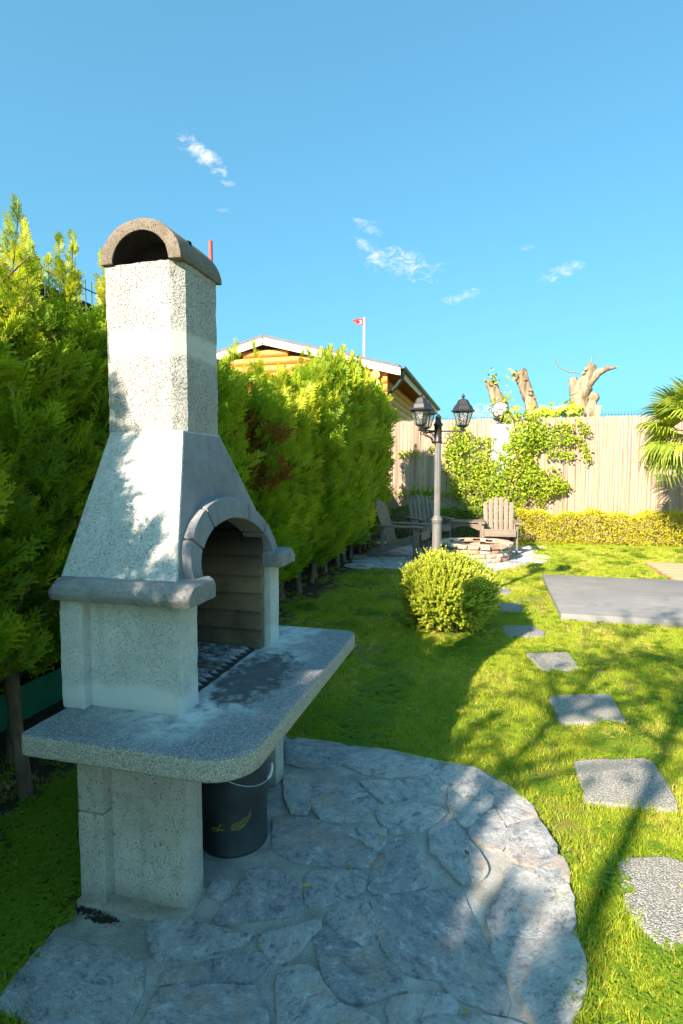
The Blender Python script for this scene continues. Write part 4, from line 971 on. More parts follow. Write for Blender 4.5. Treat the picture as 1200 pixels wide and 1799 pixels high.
# ================================================================== fire pit
fr = 0.56; fpit = empty('fire_pit', (FPC.x, FPC.y, 0.02)); tag(fpit, 'low round brick fire pit ring with a rough rim', 'fire pit')
bm_ = []
for k in range(3):
    m = MB(); m.box(-0.5, 0.5, -0.5, 0.5, -0.5, 0.5)
    o = m.build('brick', MATS['brick'], None, bevel=0.07, seg=2, cuts=0)
    for v in o.data.vertices: v.co += Vector((random.uniform(-.05, .05), random.uniform(-.05, .05), random.uniform(-.05, .05)))
    bm_.append(o.data); bpy.data.objects.remove(o)
for c in range(4):
    nb = 20 if c < 3 else 22
    for k in range(nb):
        a = 2 * math.pi * (k + 0.5 * (c % 2) + random.uniform(-.06, .06)) / nb; w_ = 2 * math.pi * fr / nb
        if c == 1 and k % 6 == 2: continue
        o = link(bpy.data.objects.new('brick', random.choice(bm_)), fpit)
        rr = fr - 0.06 + random.uniform(-0.012, 0.012)
        o.location = (rr * math.cos(a), rr * math.sin(a), 0.034 + c * 0.067); o.rotation_euler = (random.uniform(-.04, .04), random.uniform(-.04, .04), a + math.pi / 2)
        o.scale = (w_ * random.uniform(0.86, 0.97), 0.13 if c < 3 else 0.19, 0.063 * random.uniform(0.9, 1.03))
        if c == 3: o.scale = (w_ * 0.93, 0.19 + random.uniform(-.01, .01), 0.055)
m = MB(); m.lathe([(fr - 0.10, 0.0), (fr - 0.10, 0.262), (fr - 0.03, 0.262), (fr - 0.03, 0.0)], 40, cap=False); m.build('mortar_core', MATS['mortar'], fpit)
m = MB(); m.lathe([(0.003, 0.05), (fr - 0.11, 0.04)], 30, cap=False); m.build('ash_bed', MATS['soot'], fpit)

# ================================================================== wooden garden chairs and side table
def make_chair():
    root = empty('garden_chair'); W_ = 0.56; cw = 'chairwood'
    def part(mb, nm, bev=0.004): return mb.build(nm, MATS[cw], root, bevel=bev)
    # local: seat faces -Y, X across
    for s in (-1, 1):
        x = s * W_ / 2
        m = MB(); m.bar((x, -0.36, 0.0), (x, -0.36, 0.50), 0.10 if False else 0.03, 0.10, (0, 1, 0)); part(m, 'front_leg')
        m = MB(); m.bar((x - s * 0.032, -0.38, 0.33), (x - s * 0.032, 0.46, 0.055), 0.028, 0.11, (0, 0, 1)); part(m, 'side_rail')
        m = MB(); m.bar((x + s * 0.02, -0.46, 0.515), (x + s * 0.02, 0.30, 0.515), 0.115, 0.026, (0, 0, 1)); part(m, 'armrest')
        m = MB(); m.bar((x - s * 0.005, 0.20, 0.10), (x - s * 0.005, 0.20, 0.50), 0.028, 0.06, (0, 1, 0)); part(m, 'rear_support')
    for k in range(6):
        t = k / 5; y = -0.40 + 0.47 * t; z = 0.395 - 0.165 * t
        m = MB(); m.bar((-W_ / 2 + 0.01, y, z), (W_ / 2 - 0.01, y, z), 0.078, 0.022, (0, 0.33, 1)); part(m, 'seat_slat')
    m = MB(); m.bar((-W_ / 2 + 0.02, -0.445, 0.345), (W_ / 2 - 0.02, -0.445, 0.345), 0.024, 0.10, (0, 0, 1)); part(m, 'front_rail')
    hs = [0.74, 0.81, 0.85, 0.85, 0.81, 0.74]
    for k in range(6):
        u = (k - 2.5); x0 = u * 0.083; x1 = u * 0.092; L = hs[k] * 0.98
        p = Vector((x0, 0.10, 0.17)); q = Vector((x1, 0.10 + L * 0.33, 0.17 + L * 0.92))
        m = MB(); d = (q - p).normalized(); side = Vector((1, 0, 0)); nr = d.cross(side).normalized(); w0, w1, th = 0.034, 0.037, 0.010
        ring = lambda c, w: [c - side * w - nr * th, c + side * w - nr * th, c + side * w + nr * th, c - side * w + nr * th]
        m.loft([ring(p, w0), ring(q - d * 0.05, w1), ring(q - d * 0.012, w1 * 0.75), ring(q, w1 * 0.35)]); part(m, 'back_slat', 0.003)
    for z, y in ((0.30, 0.175), (0.50, 0.245), (0.74, 0.335)):
        m = MB(); m.bar((-0.25, y, z), (0.25, y, z), 0.026, 0.06, (0, 0, 1)); part(m, 'back_rail')
    return root
ch0 = make_chair()
CH = [((0.13, 10.34), 2, 'sunlit slatted wooden garden chair in front of the climbing shrub'), ((-1.46, 9.25), 82, 'dark wooden garden chair seen from the side, next to the hedge'), ((-1.18, 10.85), 30, 'dark slatted garden chair standing behind the lamp post in the hedge shadow')]
for i, (p, a, lb) in enumerate(CH):
    o = ch0 if i == 0 else copy_tree(ch0)
    o.location = (p[0], p[1], 0.022); o.rotation_euler = (0, 0, R(a)); tag(o, lb, 'chair', 'wooden garden chairs round the fire pit')
st = empty('side_table', (-0.50, 11.02, 0.022), R(4)); tag(st, 'low dark wooden side table between two garden chairs', 'table')
for k in range(5): MB().box(-0.36, 0.36, -0.24 + k * 0.098, -0.24 + k * 0.098 + 0.09, 0.44, 0.465).build('top_board', MATS['chairwood'], st, bevel=0.003)
for sx in (-1, 1):
    for sy in (-1, 1): MB().box(sx * 0.32 - 0.035, sx * 0.32 + 0.035, sy * 0.19 - 0.03, sy * 0.19 + 0.03, 0, 0.44).build('leg', MATS['chairwood'], st, bevel=0.003)
for sy in (-1, 1):
    m = MB(); pts = [(-0.284, 0.439), (-0.284, 0.30)] + [(-0.25 + 0.5 * t, 0.30 + 0.075 * math.sin(math.pi * t)) for t in np.linspace(0, 1, 9)] + [(0.284, 0.30), (0.284, 0.439)]
    m.loft([[(x, sy * 0.19 - 0.011, z) for x, z in pts], [(x, sy * 0.19 + 0.011, z) for x, z in pts]]); m.build('apron', MATS['chairwood'], st)

# ================================================================== cut-back trees and stump beyond the fence
def wobble_tube(mb, pts, rad, n=12, amp=0.12, seed=0, sub=5, m=0):
    P = [Vector(p) for p in pts]; Q = []; RR = []
    for i in range(len(P) - 1):
        for k in range(sub):
            t = k / sub; Q.append(P[i].lerp(P[i + 1], t)); RR.append(rad[i] * (1 - t) + rad[i + 1] * t)
    Q.append(P[-1]); RR.append(rad[-1]); b0 = len(mb.v)
    mb.tube(Q, RR, n, m=m)
    axis = Q
    for vi in range(b0, b0 + len(Q) * n):
        k = (vi - b0) // n; v = Vector(mb.v[vi]); d = v - Q[k]
        f = 1 + amp * mnoise.noise((v.x * 7 + seed, v.y * 7, v.z * 4.5)) + amp * 0.6 * mnoise.noise((v.x * 19 + seed, v.y * 19, v.z * 15))
        mb.v[vi] = tuple(Q[k] + d * f)
leafT = np.array([(0, 0, 0), (-0.30, 0.45, 0.06), (0, 1.0, -0.05), (0.30, 0.45, 0.06), (0, 0.45, 0.0)], np.float32)
leafF = np.array([(0, 4, 1), (1, 4, 2), (0, 3, 4), (3, 2, 4)], np.int32)
def leaves(name, pos, ydir, zh, size, mt, tint, parent=None, tv=leafT, tf=leafF, dead=None):
    V, F = instance_template(tv, tf, pos, ydir, zh, size)
    n = len(tv); at = {'tint': np.repeat(tint, n)}
    if dead is not None: at['dead'] = np.repeat(dead, n)
    me = fast_mesh(name, V, F, [MATS[mt]], False, at)
    return link(bpy.data.objects.new(name, me), parent)
def rdir(n): return unit(rng.normal(size=(n, 3)))
PT = 13.6
def poll(name, label, px_pts, rads, extra=None):
    pts = [gy(x, y, PT) for x, y in px_pts]; base = (pts[0].x, PT, 0)
    root = empty(name, base); tag(root, label, 'tree', 'cut-back bare trunks beyond the reed fence')
    m = MB(); loc = [(p.x - base[0], 0.0, p.z) for p in pts]; loc = [(loc[0][0] + (0.0), 0, 0.0)] + loc
    wobble_tube(m, loc, [rads[0] * 1.0] + [r_ * 0.87 for r_ in rads], 18, 0.30, seed=random.random() * 50); m.build('trunk', MATS['bark_pale'], root)
    for k in range(5):
        t = random.uniform(0.2, 0.95); i = min(int(t * (len(loc) - 2)) + 1, len(loc) - 2); p = Vector(loc[i]).lerp(Vector(loc[i + 1]), random.random())
        a = random.uniform(-2.8, -0.3); q = p + Vector((math.cos(a) * 0.16, math.sin(a) * 0.16, 0.05)); mm = MB(); wobble_tube(mm, [p, q], [0.05, 0.035], 8, 0.2, sub=2); mm.build('branch_stub', MATS['bark_pale'], root)
    return root, loc
r1, l1 = poll('pollard_tree', 'short leaning bare trunk behind the globe lamp, leaves at its top', [(888, 740), (880, 712), (868, 690), (862, 672)], [0.20, 0.18, 0.14, 0.13])
r2, l2 = poll('pollard_tree', 'leaning smooth bare trunk cut off at the top, middle of three', [(941, 740), (932, 705), (920, 672), (912, 652)], [0.17, 0.155, 0.15, 0.16])
r3, l3 = poll('pollard_tree', 'thick bare trunk with one long side branch, beside the carved stump', [(1017, 740), (1018, 705), (1024, 678), (1033, 660), (1041, 641)], [0.235, 0.225, 0.20, 0.14, 0.11])
b3 = Vector((gy(1017, 740, PT).x, PT, 0))
def tp(x, y, dy=0.0): p = gy(x, y, PT); return Vector((p.x - b3.x, dy, p.z))
m = MB(); wobble_tube(m, [tp(1024, 685), tp(1036, 668), tp(1050, 655), tp(1066, 648), tp(1084, 645)], [0.15, 0.12, 0.085, 0.055, 0.02], 10, 0.15, 3); m.build('limb', MATS['bark_pale'], r3)
m = MB(); wobble_tube(m, [tp(1014, 690), tp(1008, 676), tp(1006, 664)], [0.16, 0.11, 0.08], 10, 0.2, 8); m.build('limb', MATS['bark_pale'], r3)
for pp, rr in (([(1018, 655), (998, 653), (982, 645), (975, 634), (974, 627)], 0.016), ([(1038, 642), (1040, 630), (1041, 625)], 0.018), ([(1046, 640), (1054, 632), (1058, 620)], 0.006), ([(1004, 660), (992, 662), (981, 664)], 0.007), ([(1060, 647), (1068, 642), (1073, 640)], 0.008)):
    m = MB(); m.tube([tp(x, y) for x, y in pp], [rr * (1 - 0.5 * k / (len(pp) - 1)) for k in range(len(pp))], 6); m.build('twig', MATS['bark_grey'], r3)
s_b = gy(1034, 735, PT); stp = empty('wooden_stump', (s_b.x, PT - 0.25, 0)); tag(stp, 'pale knobbly wooden stump with a rounded head beside the thick trunk', 'stump')
zf = lambda y: gy(1034, y, PT - 0.25).z
m = MB(); wobble_tube(m, [(0, 0, 0), (0, 0, zf(735)), (0.0, 0, zf(722)), (0.02, 0, zf(712)), (0.03, 0, zf(706)), (0.05, 0, zf(700)), (0.04, 0, zf(694)), (0.02, 0, zf(689))], [0.14, 0.13, 0.135, 0.11, 0.085, 0.115, 0.10, 0.03], 12, 0.18, 2, sub=3); m.build('carved_post', MATS['bark_pale'], stp)
m = MB(); m.bar((0.10, -0.09, zf(735)), (0.14, -0.09, zf(713)), 0.12, 0.05, (0, 1, 0)); m.build('split_slab', MATS['cutwood'], stp, bevel=0.01)
# leaf tufts growing on the cut trunks
def tuft(root, pts, n, size, nm='leaf_tuft'):
    c = np.array(pts)[rng.integers(0, len(pts), n)]; pos = c + rng.normal(0, 0.07, (n, 3)); y = rdir(n) + np.array([0, -0.3, 0.3])
    return leaves(nm, pos, y, rdir(n) + np.array([0, -0.8, 0.5]), rng.uniform(0.7, 1.3, n) * size, 'vine', rng.uniform(0.3, 1, n), root)
tuft(r1, [(l1[-1][0] + 0.05, -0.15, l1[-1][2]), (l1[-1][0] + 0.02, -0.15, l1[-1][2] + 0.12), (l1[2][0] - 0.15, -0.2, l1[2][2]), (l1[2][0] + 0.1, -0.2, l1[2][2] + 0.1), (l1[1][0] - 0.2, -0.2, l1[1][2] + .1)], 110, 0.085)
tuft(r2, [(l2[-1][0] - 0.13, -0.1, l2[-1][2] - 0.1), (l2[-1][0] - 0.13, -0.1, l2[-1][2] - 0.25), (l2[2][0] + 0.1, -0.15, l2[2][2] - 0.2)], 34, 0.09)
tuft(r3, [(-0.22, -0.2, zf(716)), (-0.26, -0.2, zf(708)), (-0.2, -0.2, zf(725))], 40, 0.10)

# ================================================================== cypress hedge, tree by tree
def spray_template(pairs, sub, width=0.030):
    V, F, T = [], [], []
    def zc(y): return 0.10 * y * y
    def diamond(p, q, w, t0, t1):
        b = len(V); p = np.array(p); q = np.array(q); d = q - p; n = np.array([-d[1], d[0], 0.0]); n /= max(np.linalg.norm(n), 1e-6); m = p + d * 0.45
        V.extend([p, m + n * w, q, m - n * w]); F.append((b, b + 3, b + 2, b + 1)); T.extend([t0, (t0 + t1) / 2, t1, (t0 + t1) / 2])
    diamond((0, 0, 0), (0, 0.55, zc(0.55)), 0.016, 0.0, 0.1); diamond((0, 0.5, zc(0.5)), (0, 1.0, zc(1.0)), 0.030, 0.1, 0.46)
    for i in range(pairs):
        for s in (-1, 1):
            t = 0.10 + 0.80 * (i + (0.25 if s > 0 else 0.0)) / pairs; L = 0.46 * (1 - t) ** 0.75 * (0.75 + 0.5 * random.random()) + 0.07; a = R(38 + random.uniform(-9, 9))
            p = (0, t, zc(t)); dx, dy = s * math.sin(a), math.cos(a); q = (dx * L, t + dy * L, zc(t) + random.uniform(-0.05, 0.06))
            diamond(p, q, width, 0.06, 0.42)
            for k in range(sub):
                for s2 in (-1, 1):
                    u = 0.30 + 0.5 * k / max(sub - 1, 1); l2 = L * 0.42 * (1.1 - u); a2 = math.atan2(dx, dy) + s2 * R(42); c = np.array(p) * (1 - u) + np.array(q) * u
                    diamond(c, c + np.array([math.sin(a2) * l2 + 0.0, math.cos(a2) * l2, random.uniform(-0.02, 0.03)]), width * 0.75, 0.14, 0.48)
    return np.array(V, np.float32), np.array(F, np.int32), np.array(T, np.float32)
SP_HI = [spray_template(7, 2, 0.027) for _ in range(3)]
SP_LO = [spray_template(6, 0, 0.050) for _ in range(3)]

def crown_mesh(name, n, H, z0, rx, ry, tmpl, size, leaders=3, lead_h=0.45, tone=0.20, dead_fn=None, taper=0.8):
    Vs, Fs, Ts, Ds = [], [], [], []; off = 0
    def put(pos, yd, zh, s, tint, dead):
        nonlocal off
        which = rng.integers(0, len(tmpl), len(pos))
        for w_ in range(len(tmpl)):
            sel = which == w_
            if not sel.any(): continue
            TV, TF, TT = tmpl[w_]
            V, F = instance_template(TV, TF, pos[sel], yd[sel], zh[sel], s[sel])
            Vs.append(V); Fs.append(F + off); off += len(V)
            Ts.append((tint[sel][:, None] + TT[None, :]).ravel()); Ds.append(np.repeat(dead[sel], len(TV)))
    u = rng.random(n); z = z0 + (H - z0) * u ** 0.9
    th = rng.uniform(0, 2 * np.pi, n); t = (z - z0) / (H - z0)
    prof = np.where(t < 0.12, 0.62 + 0.38 * t / 0.12, np.where(t > taper, 1.0 - 0.62 * ((t - taper) / (1 - taper)) ** 1.4, 1.0))
    lump = 1 + 0.13 * np.sin(z * 9 + th * 2 + rng.random() * 6) + 0.10 * np.sin(z * 17 + th * 3 + rng.random() * 6)
    rho = np.sqrt(rng.uniform(0.16, 1.0, n)) * prof * lump
    pos = np.stack([np.cos(th) * rho * rx, np.sin(th) * rho * ry, z], 1)
    el = np.radians(rng.uniform(28, 74, n)) + t * 0.22
    out = np.stack([np.cos(th), np.sin(th), np.zeros(n)], 1) + rng.normal(0, 0.28, (n, 3)); out[:, 2] = 0; out = unit(out)
    yd = out * np.cos(el)[:, None] + np.array([0, 0, 1]) * np.sin(el)[:, None]
    s = (0.55 + 0.95 * rng.random(n) ** 1.3) * size
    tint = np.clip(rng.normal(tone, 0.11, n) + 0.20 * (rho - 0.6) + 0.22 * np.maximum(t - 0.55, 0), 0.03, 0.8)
    dead = (rng.random(n) < 0.004).astype(float)
    if dead_fn is not None: dead = np.maximum(dead, dead_fn(pos))
    put(pos - yd * s[:, None] * 0.35, yd, unit(out * 0.5 + rng.normal(0, 0.7, (n, 3))), s, tint, dead)
    for k in range(leaders):
        a = rng.uniform(0, 6.28); r0 = rng.uniform(0.0, 0.65); bx, by = np.cos(a) * r0 * rx, np.sin(a) * r0 * ry; hh = lead_h * rng.uniform(0.55, 1.0); m_ = int(20 + 46 * hh)
        tt = np.sort(rng.random(m_)); zz = H - 0.28 + tt * (hh + 0.28); lx, ly = rng.normal(0, 0.07), rng.normal(0, 0.05)
        p = np.stack([bx + lx * tt, by + ly * tt, zz], 1); a2 = rng.uniform(0, 6.28, m_); e2 = np.radians(rng.uniform(45, 72, m_)); e2[tt > 0.9] = 1.45
        y2 = np.stack([np.cos(a2) * np.cos(e2), np.sin(a2) * np.cos(e2), np.sin(e2)], 1)
        put(p, y2, unit(rng.normal(0, 1, (m_, 3))), size * (0.85 - 0.45 * tt) * rng.uniform(0.8, 1.15, m_), np.clip(rng.normal(0.36, 0.07, m_) + 0.1 * tt, 0, 0.8), np.zeros(m_))
        # the leader's own stem
        sv = np.array([[-0.02, 0, 0], [0.02, 0, 0], [0.006, 1, 0], [-0.006, 1, 0], [0, 0, -0.02], [0, 0, 0.02], [0, 1, 0.006], [0, 1, -0.006]], np.float32)
        Vv = np.array([[bx + v[0] * 0.35 + lx * v[1], by + v[2] * 0.35 + ly * v[1], H - 0.28 + v[1] * (hh + 0.26)] for v in sv]); Vs.append(Vv); Fs.append(np.array([(0, 1, 2, 3), (4, 5, 6, 7)]) + off); off += 8; Ts.append(np.full(8, 0.3)); Ds.append(np.full(8, 0.6))
    return fast_mesh(name, np.concatenate(Vs), np.concatenate(Fs), [MATS['cypress']], False, {'tint': np.concatenate(Ts), 'dead': np.concatenate(Ds)})
def trunk_mesh(H, r0, nb=26, lean=0.0, zb=0.35):
    m = MB(); pts = [(lean * (1 - z / H) ** 1.3 + 0.02 * math.sin(z * 3), 0.02 * math.cos(z * 2.3), z) for z in np.linspace(0, H, 9)]
    wobble_tube(m, pts, [r0 * (1.25 if i == 0 else 1 - 0.85 * i / 8) for i in range(9)], 8, 0.12, random.random() * 30, 2)
    for k in range(nb):
        z = random.uniform(zb, H * 0.92); a = random.uniform(0, 6.28); L = random.uniform(0.22, 0.42); c = Vector((lean * (1 - z / H) ** 1.3, 0, z)); d = Vector((math.cos(a), math.sin(a), random.uniform(0.1, 0.8)))
        m.tube([c, c + d * L * 0.5 + Vector((0, 0, -0.01)), c + d * L + Vector((0, 0, 0.05))], [0.009, 0.006, 0.002], 5)
    o = m.build('trunk', MATS['bark']); me = o.data; bpy.data.objects.remove(o); return me
H0 = 2.6
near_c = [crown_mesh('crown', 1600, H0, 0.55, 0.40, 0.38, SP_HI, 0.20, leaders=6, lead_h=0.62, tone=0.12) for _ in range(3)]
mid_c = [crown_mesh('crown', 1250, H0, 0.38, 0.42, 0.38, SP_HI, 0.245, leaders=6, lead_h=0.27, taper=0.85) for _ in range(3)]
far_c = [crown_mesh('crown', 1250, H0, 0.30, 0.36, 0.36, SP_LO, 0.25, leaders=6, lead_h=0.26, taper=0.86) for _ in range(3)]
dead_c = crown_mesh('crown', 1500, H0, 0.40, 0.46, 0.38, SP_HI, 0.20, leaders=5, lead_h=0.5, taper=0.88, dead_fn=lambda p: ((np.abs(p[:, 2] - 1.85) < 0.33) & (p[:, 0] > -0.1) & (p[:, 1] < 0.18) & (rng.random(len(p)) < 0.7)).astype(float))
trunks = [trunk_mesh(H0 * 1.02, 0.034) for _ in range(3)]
lean_trunk = trunk_mesh(H0 * 0.9, 0.026, 40, lean=0.27, zb=0.6)
open_c = crown_mesh('crown', 800, 1.95, 0.95, 0.40, 0.40, SP_HI, 0.19, leaders=5, lead_h=0.6, tone=0.14)
def top_at(Y):
    return float(np.interp(Y, [-7, -3.5, -2.8, -2.2, -1.25, -0.5, 0.3, 1.3, 1.8, 3.0, 3.6, 4.2, 5.3, 6.5, 8.0, 9.6, 10.4, 11.2], [2.9, 2.92, 2.82, 2.68, 2.54, 2.40, 2.30, 2.12, 2.02, 2.15, 2.28, 2.22, 2.06, 2.42, 2.78, 2.92, 2.75, 2.35]))
Ys = list(np.arange(-3.84, 10.8, 0.46)); GRP = 'clipped cypress trees of the boundary hedge'
near_i = mid_i = -1; ORD = ['first', 'second', 'third', 'fourth', 'fifth', 'sixth', 'seventh', 'eighth', 'ninth', 'tenth', 'eleventh', 'twelfth', 'thirteenth', 'fourteenth', 'fifteenth']
for Y in Ys:
    Y = Y + random.uniform(-0.06, 0.06); X = (-2.20 if Y < 7 else -2.25) + random.uniform(-0.05, 0.05)
    if Y < 1.25: lb = 'tall cypress of the hedge standing beside or behind the camera, out of the picture'
    elif Y < 3.6: near_i += 1; lb = ORD[near_i] + ' shaggy cypress with long tip shoots behind the barbecue, counting from the bare leaning trunk'
    elif 4.3 < Y < 4.85: lb = 'cypress with a patch of dead rusty brown foliage'
    elif Y < 4.3: lb = 'cypress right behind the chimney, before the brown-patched one' if Y < 4.0 else 'cypress touching the brown-patched one on the chimney side'
    elif Y > 10.2: lb = 'last cypress of the hedge, against the reed fence'
    else: mid_i += 1; lb = ORD[mid_i] + ' clipped cypress of the hedge beyond the brown-patched one'
    root = empty('cypress_tree', (X, Y, 0), random.choice([0, math.pi]) if 4.3 > Y or Y > 4.85 else 0.0); tag(root, lb, 'tree', GRP)
    k = random.randrange(3)
    me = dead_c if 4.3 < Y < 4.85 else (near_c[k] if Y < 3.6 else (mid_c[k] if Y < 7.2 else far_c[k]))
    zs = top_at(Y) / H0 * random.uniform(0.93, 1.05)
    c = link(bpy.data.objects.new('crown', me), root); c.scale = (random.uniform(0.95, 1.08), 1.0, zs)
    t = link(bpy.data.objects.new('trunk', trunks[k]), root); t.scale = (1, 1, zs)
root = empty('cypress_tree', (-2.20, 1.93, 0)); tag(root, 'cypress with a long bare leaning trunk at the edge of the picture', 'tree', GRP)
link(bpy.data.objects.new('crown', open_c), root); link(bpy.data.objects.new('trunk', lean_trunk), root)

# ================================================================== round box bush
bb = gz(785, 1122); bush = empty('box_bush', (bb.x - 0.02, bb.y + 0.31, 0)); tag(bush, 'round clipped box bush in the middle of the lawn', 'bush')
ns, per = 4200, 13
d = rdir(ns); d[:, 2] = np.where(rng.random(ns) < 0.3, -np.abs(d[:, 2]) * 0.8, np.abs(d[:, 2])); d = unit(d)
rad = 1 + 0.09 * np.sin(d[:, 0] * 7) * np.cos(d[:, 1] * 6 + 1) + 0.07 * np.sin(d[:, 2] * 11 + d[:, 0] * 5)
shell = np.where(rng.random(ns) < 0.72, rng.uniform(0.90, 1.0, ns), rng.uniform(0.55, 0.9, ns))
base = d * (rad * shell)[:, None] * np.array([0.38, 0.38, 0.31]) + np.array([0, 0, 0.315])
grow = unit(d + np.array([0, 0, 0.55]) + rng.normal(0, 0.25, (ns, 3))); sl_len = rng.uniform(0.05, 0.10, ns) * (1 + (rng.random(ns) < 0.05) * 0.8)
P, Yd, Zh, Sz, Tn = [], [], [], [], []
for k in range(per):
    t = k / (per - 1); a = k * 2.4 + rng.uniform(0, 1, ns)
    e1 = unit(np.cross(grow, np.array([0.3, 0.5, 0.8]))); e2 = np.cross(grow, e1); sd = e1 * np.cos(a)[:, None] + e2 * np.sin(a)[:, None]
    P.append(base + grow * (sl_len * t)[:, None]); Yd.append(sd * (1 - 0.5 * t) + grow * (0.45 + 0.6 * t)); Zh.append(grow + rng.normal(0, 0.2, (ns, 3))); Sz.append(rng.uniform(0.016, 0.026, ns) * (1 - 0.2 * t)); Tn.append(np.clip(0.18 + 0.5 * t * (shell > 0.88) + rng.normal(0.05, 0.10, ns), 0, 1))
boxT = leafT.copy(); boxT[:, 0] *= 1.2
leaves('crown', np.concatenate(P), np.concatenate(Yd), np.concatenate(Zh), np.concatenate(Sz), 'boxwood', np.concatenate(Tn), bush, tv=boxT)
m = MB()
for k in range(14):
    a = k * 2.4; r_ = 0.26 * math.sqrt((k + 1) / 14); m.tube([(0.03 * math.cos(a), 0.03 * math.sin(a), 0), (r_ * 0.5 * math.cos(a), r_ * 0.5 * math.sin(a), 0.2), (r_ * 1.2 * math.cos(a), r_ * 1.2 * math.sin(a), 0.42)], [0.014, 0.010, 0.004], 6)
m.build('stems', MATS['bark'], bush)

# ================================================================== low hedges along the fence
def low_hedge(name, label, x0, x1, y0, y1, h, n, mt, mean, sz=0.034):
    root = empty(name, ((x0 + x1) / 2, (y0 + y1) / 2, 0)); tag(root, label, 'hedge')
    L, D = x1 - x0, y1 - y0
    px = rng.uniform(-L / 2, L / 2, n); face = rng.random(n)
    hh = h * (1 + 0.07 * np.sin(px * 5) + 0.05 * np.sin(px * 13 + 1))
    front = face < 0.62
    py = np.where(front, -D / 2 + np.abs(rng.normal(0, 0.06, n)) + 0.03 * np.sin(px * 8), rng.uniform(-D / 2, D / 2, n))
    pz = np.where(front, rng.uniform(0.03, 1, n) * hh, hh - np.abs(rng.normal(0, 0.05, n)))
    spike = rng.random(n) < 0.02; pz = np.where(spike, hh + rng.uniform(0, 0.10, n), pz)
    rnd = 0.07 * np.clip((pz - hh * 0.8) / (hh * 0.2), 0, 1) ** 2; py = np.where(front, py + rnd, py)
    pos = np.stack([px, py, pz], 1); yd = rdir(n) * 0.8 + np.where(front[:, None], np.array([0, -0.7, 0.5]), np.array([0, -0.2, 0.9])); zh = rdir(n) * 0.6 + np.array([0, -0.7, 0.6])
    depth = np.clip((py + D / 2) / 0.15, 0, 1)
    leaves('foliage', pos, yd, zh, rng.uniform(0.7, 1.3, n) * sz, mt, np.clip(rng.normal(mean, 0.2, n), 0, 1), root)
    m = MB()
    for x in np.arange(-L / 2 + 0.12, L / 2, 0.24):
        for s in (-1, 1): m.tube([(x, s * 0.04, 0), (x + s * 0.04, s * 0.04 + 0.06, h * 0.5), (x + s * 0.07, s * 0.05 + 0.06, h * 0.8)], [0.010, 0.007, 0.003], 5)
    m.build('stems', MATS['bark'], root)
low_hedge('low_hedge', 'low bright yellow-green hedge at the foot of the sunny reed fence', 0.50, 5.2, 11.72, 12.25, 0.60, 22000, 'euonymus', 0.55)
low_hedge('low_hedge', 'low hedge behind the garden chairs, shade put into its dark green leaf colour', -2.1, 0.46, 11.78, 12.28, 0.62, 9000, 'euonymus_shade', 0.45)

# ================================================================== climbing shrub on the fence
vb = gy(868, 925, 12.1); vine = empty('climbing_shrub', (vb.x, 12.15, 0)); tag(vine, 'leafy green climbing shrub spreading over the reed fence', 'climber')
BL = [(828, 800, 42), (868, 845, 42), (900, 862, 40), (846, 872, 40), (908, 802, 34), (938, 762, 24), (802, 778, 24), (802, 828, 24), (955, 850, 32), (878, 900, 34), (840, 900, 30), (925, 835, 30), (790, 800, 14), (980, 853, 16), (918, 770, 30), (815, 850, 26)]
TR = [[(925, 748), (955, 752), (980, 751), (1010, 750)], [(935, 785), (965, 780), (990, 778), (1015, 770), (1028, 790), (1032, 808)], [(960, 795), (985, 800), (1008, 798)], [(1018, 742), (1030, 752), (1028, 762)], [(930, 775), (960, 770), (985, 765), (1005, 768)],
      [(940, 880), (965, 862), (985, 852), (1000, 858)], [(800, 868), (770, 866), (735, 864), (700, 866)], [(735, 800), (715, 796), (700, 798)], [(762, 792), (752, 788)], [(790, 900), (755, 895), (720, 900)], [(800, 745), (806, 765), (812, 790)], [(745, 868), (748, 890), (744, 905)], [(885, 735), (915, 728), (945, 733)]]
P = []
for (x, y, r) in BL:
    n = int(r * r * 0.62); a = rng.uniform(0, 2 * np.pi, n); q = np.sqrt(rng.random(n)) * r * (1 + 0.25 * np.sin(a * 5 + x))
    for i in range(n):
        dist = q[i] / r; pp = gy(x + q[i] * math.cos(a[i]), y + q[i] * math.sin(a[i]), 12.30 - abs(rng.normal(0, 0.14)) * (1.3 - dist)); P.append((pp.x, pp.y, pp.z))
for tr in TR:
    for i in range(len(tr) - 1):
        L = math.hypot(tr[i + 1][0] - tr[i][0], tr[i + 1][1] - tr[i][1]); n = int(L * 3.4)
        for k in range(n):
            t = random.random(); pp = gy(tr[i][0] + (tr[i + 1][0] - tr[i][0]) * t + random.gauss(0, 4.2), tr[i][1] + (tr[i + 1][1] - tr[i][1]) * t + random.gauss(0, 4.2), 12.33 - random.random() * 0.10); P.append((pp.x, pp.y, pp.z))
P = np.array(P) - np.array([vb.x, 12.15, 0]); P = P[P[:, 2] > 0.05]; n = len(P)
leaves('foliage', P, rdir(n) * 0.9 + np.array([0, -0.5, 0.15]), rdir(n) * 0.7 + np.array([-0.2, -0.8, 0.6]), rng.uniform(0.6, 1.3, n) * 0.062, 'vine', np.clip(rng.normal(0.5, 0.22, n), 0, 1), vine)
m = MB(); o0 = Vector((vb.x, 12.15, 0))
for tr in TR[:6] + TR[6:10]:
    m.tube([gy(x, y, 12.36) - o0 for x, y in tr], 0.006, 5)
for (x, y, r) in BL:
    q = gy(x, y, 12.3) - o0; m.tube([(random.uniform(-.15, .15), 0, 0), Vector((q.x * 0.5, -0.03, q.z * 0.5)), q], [0.018, 0.012, 0.006], 6)
m.build('stems', MATS['bark'], vine)
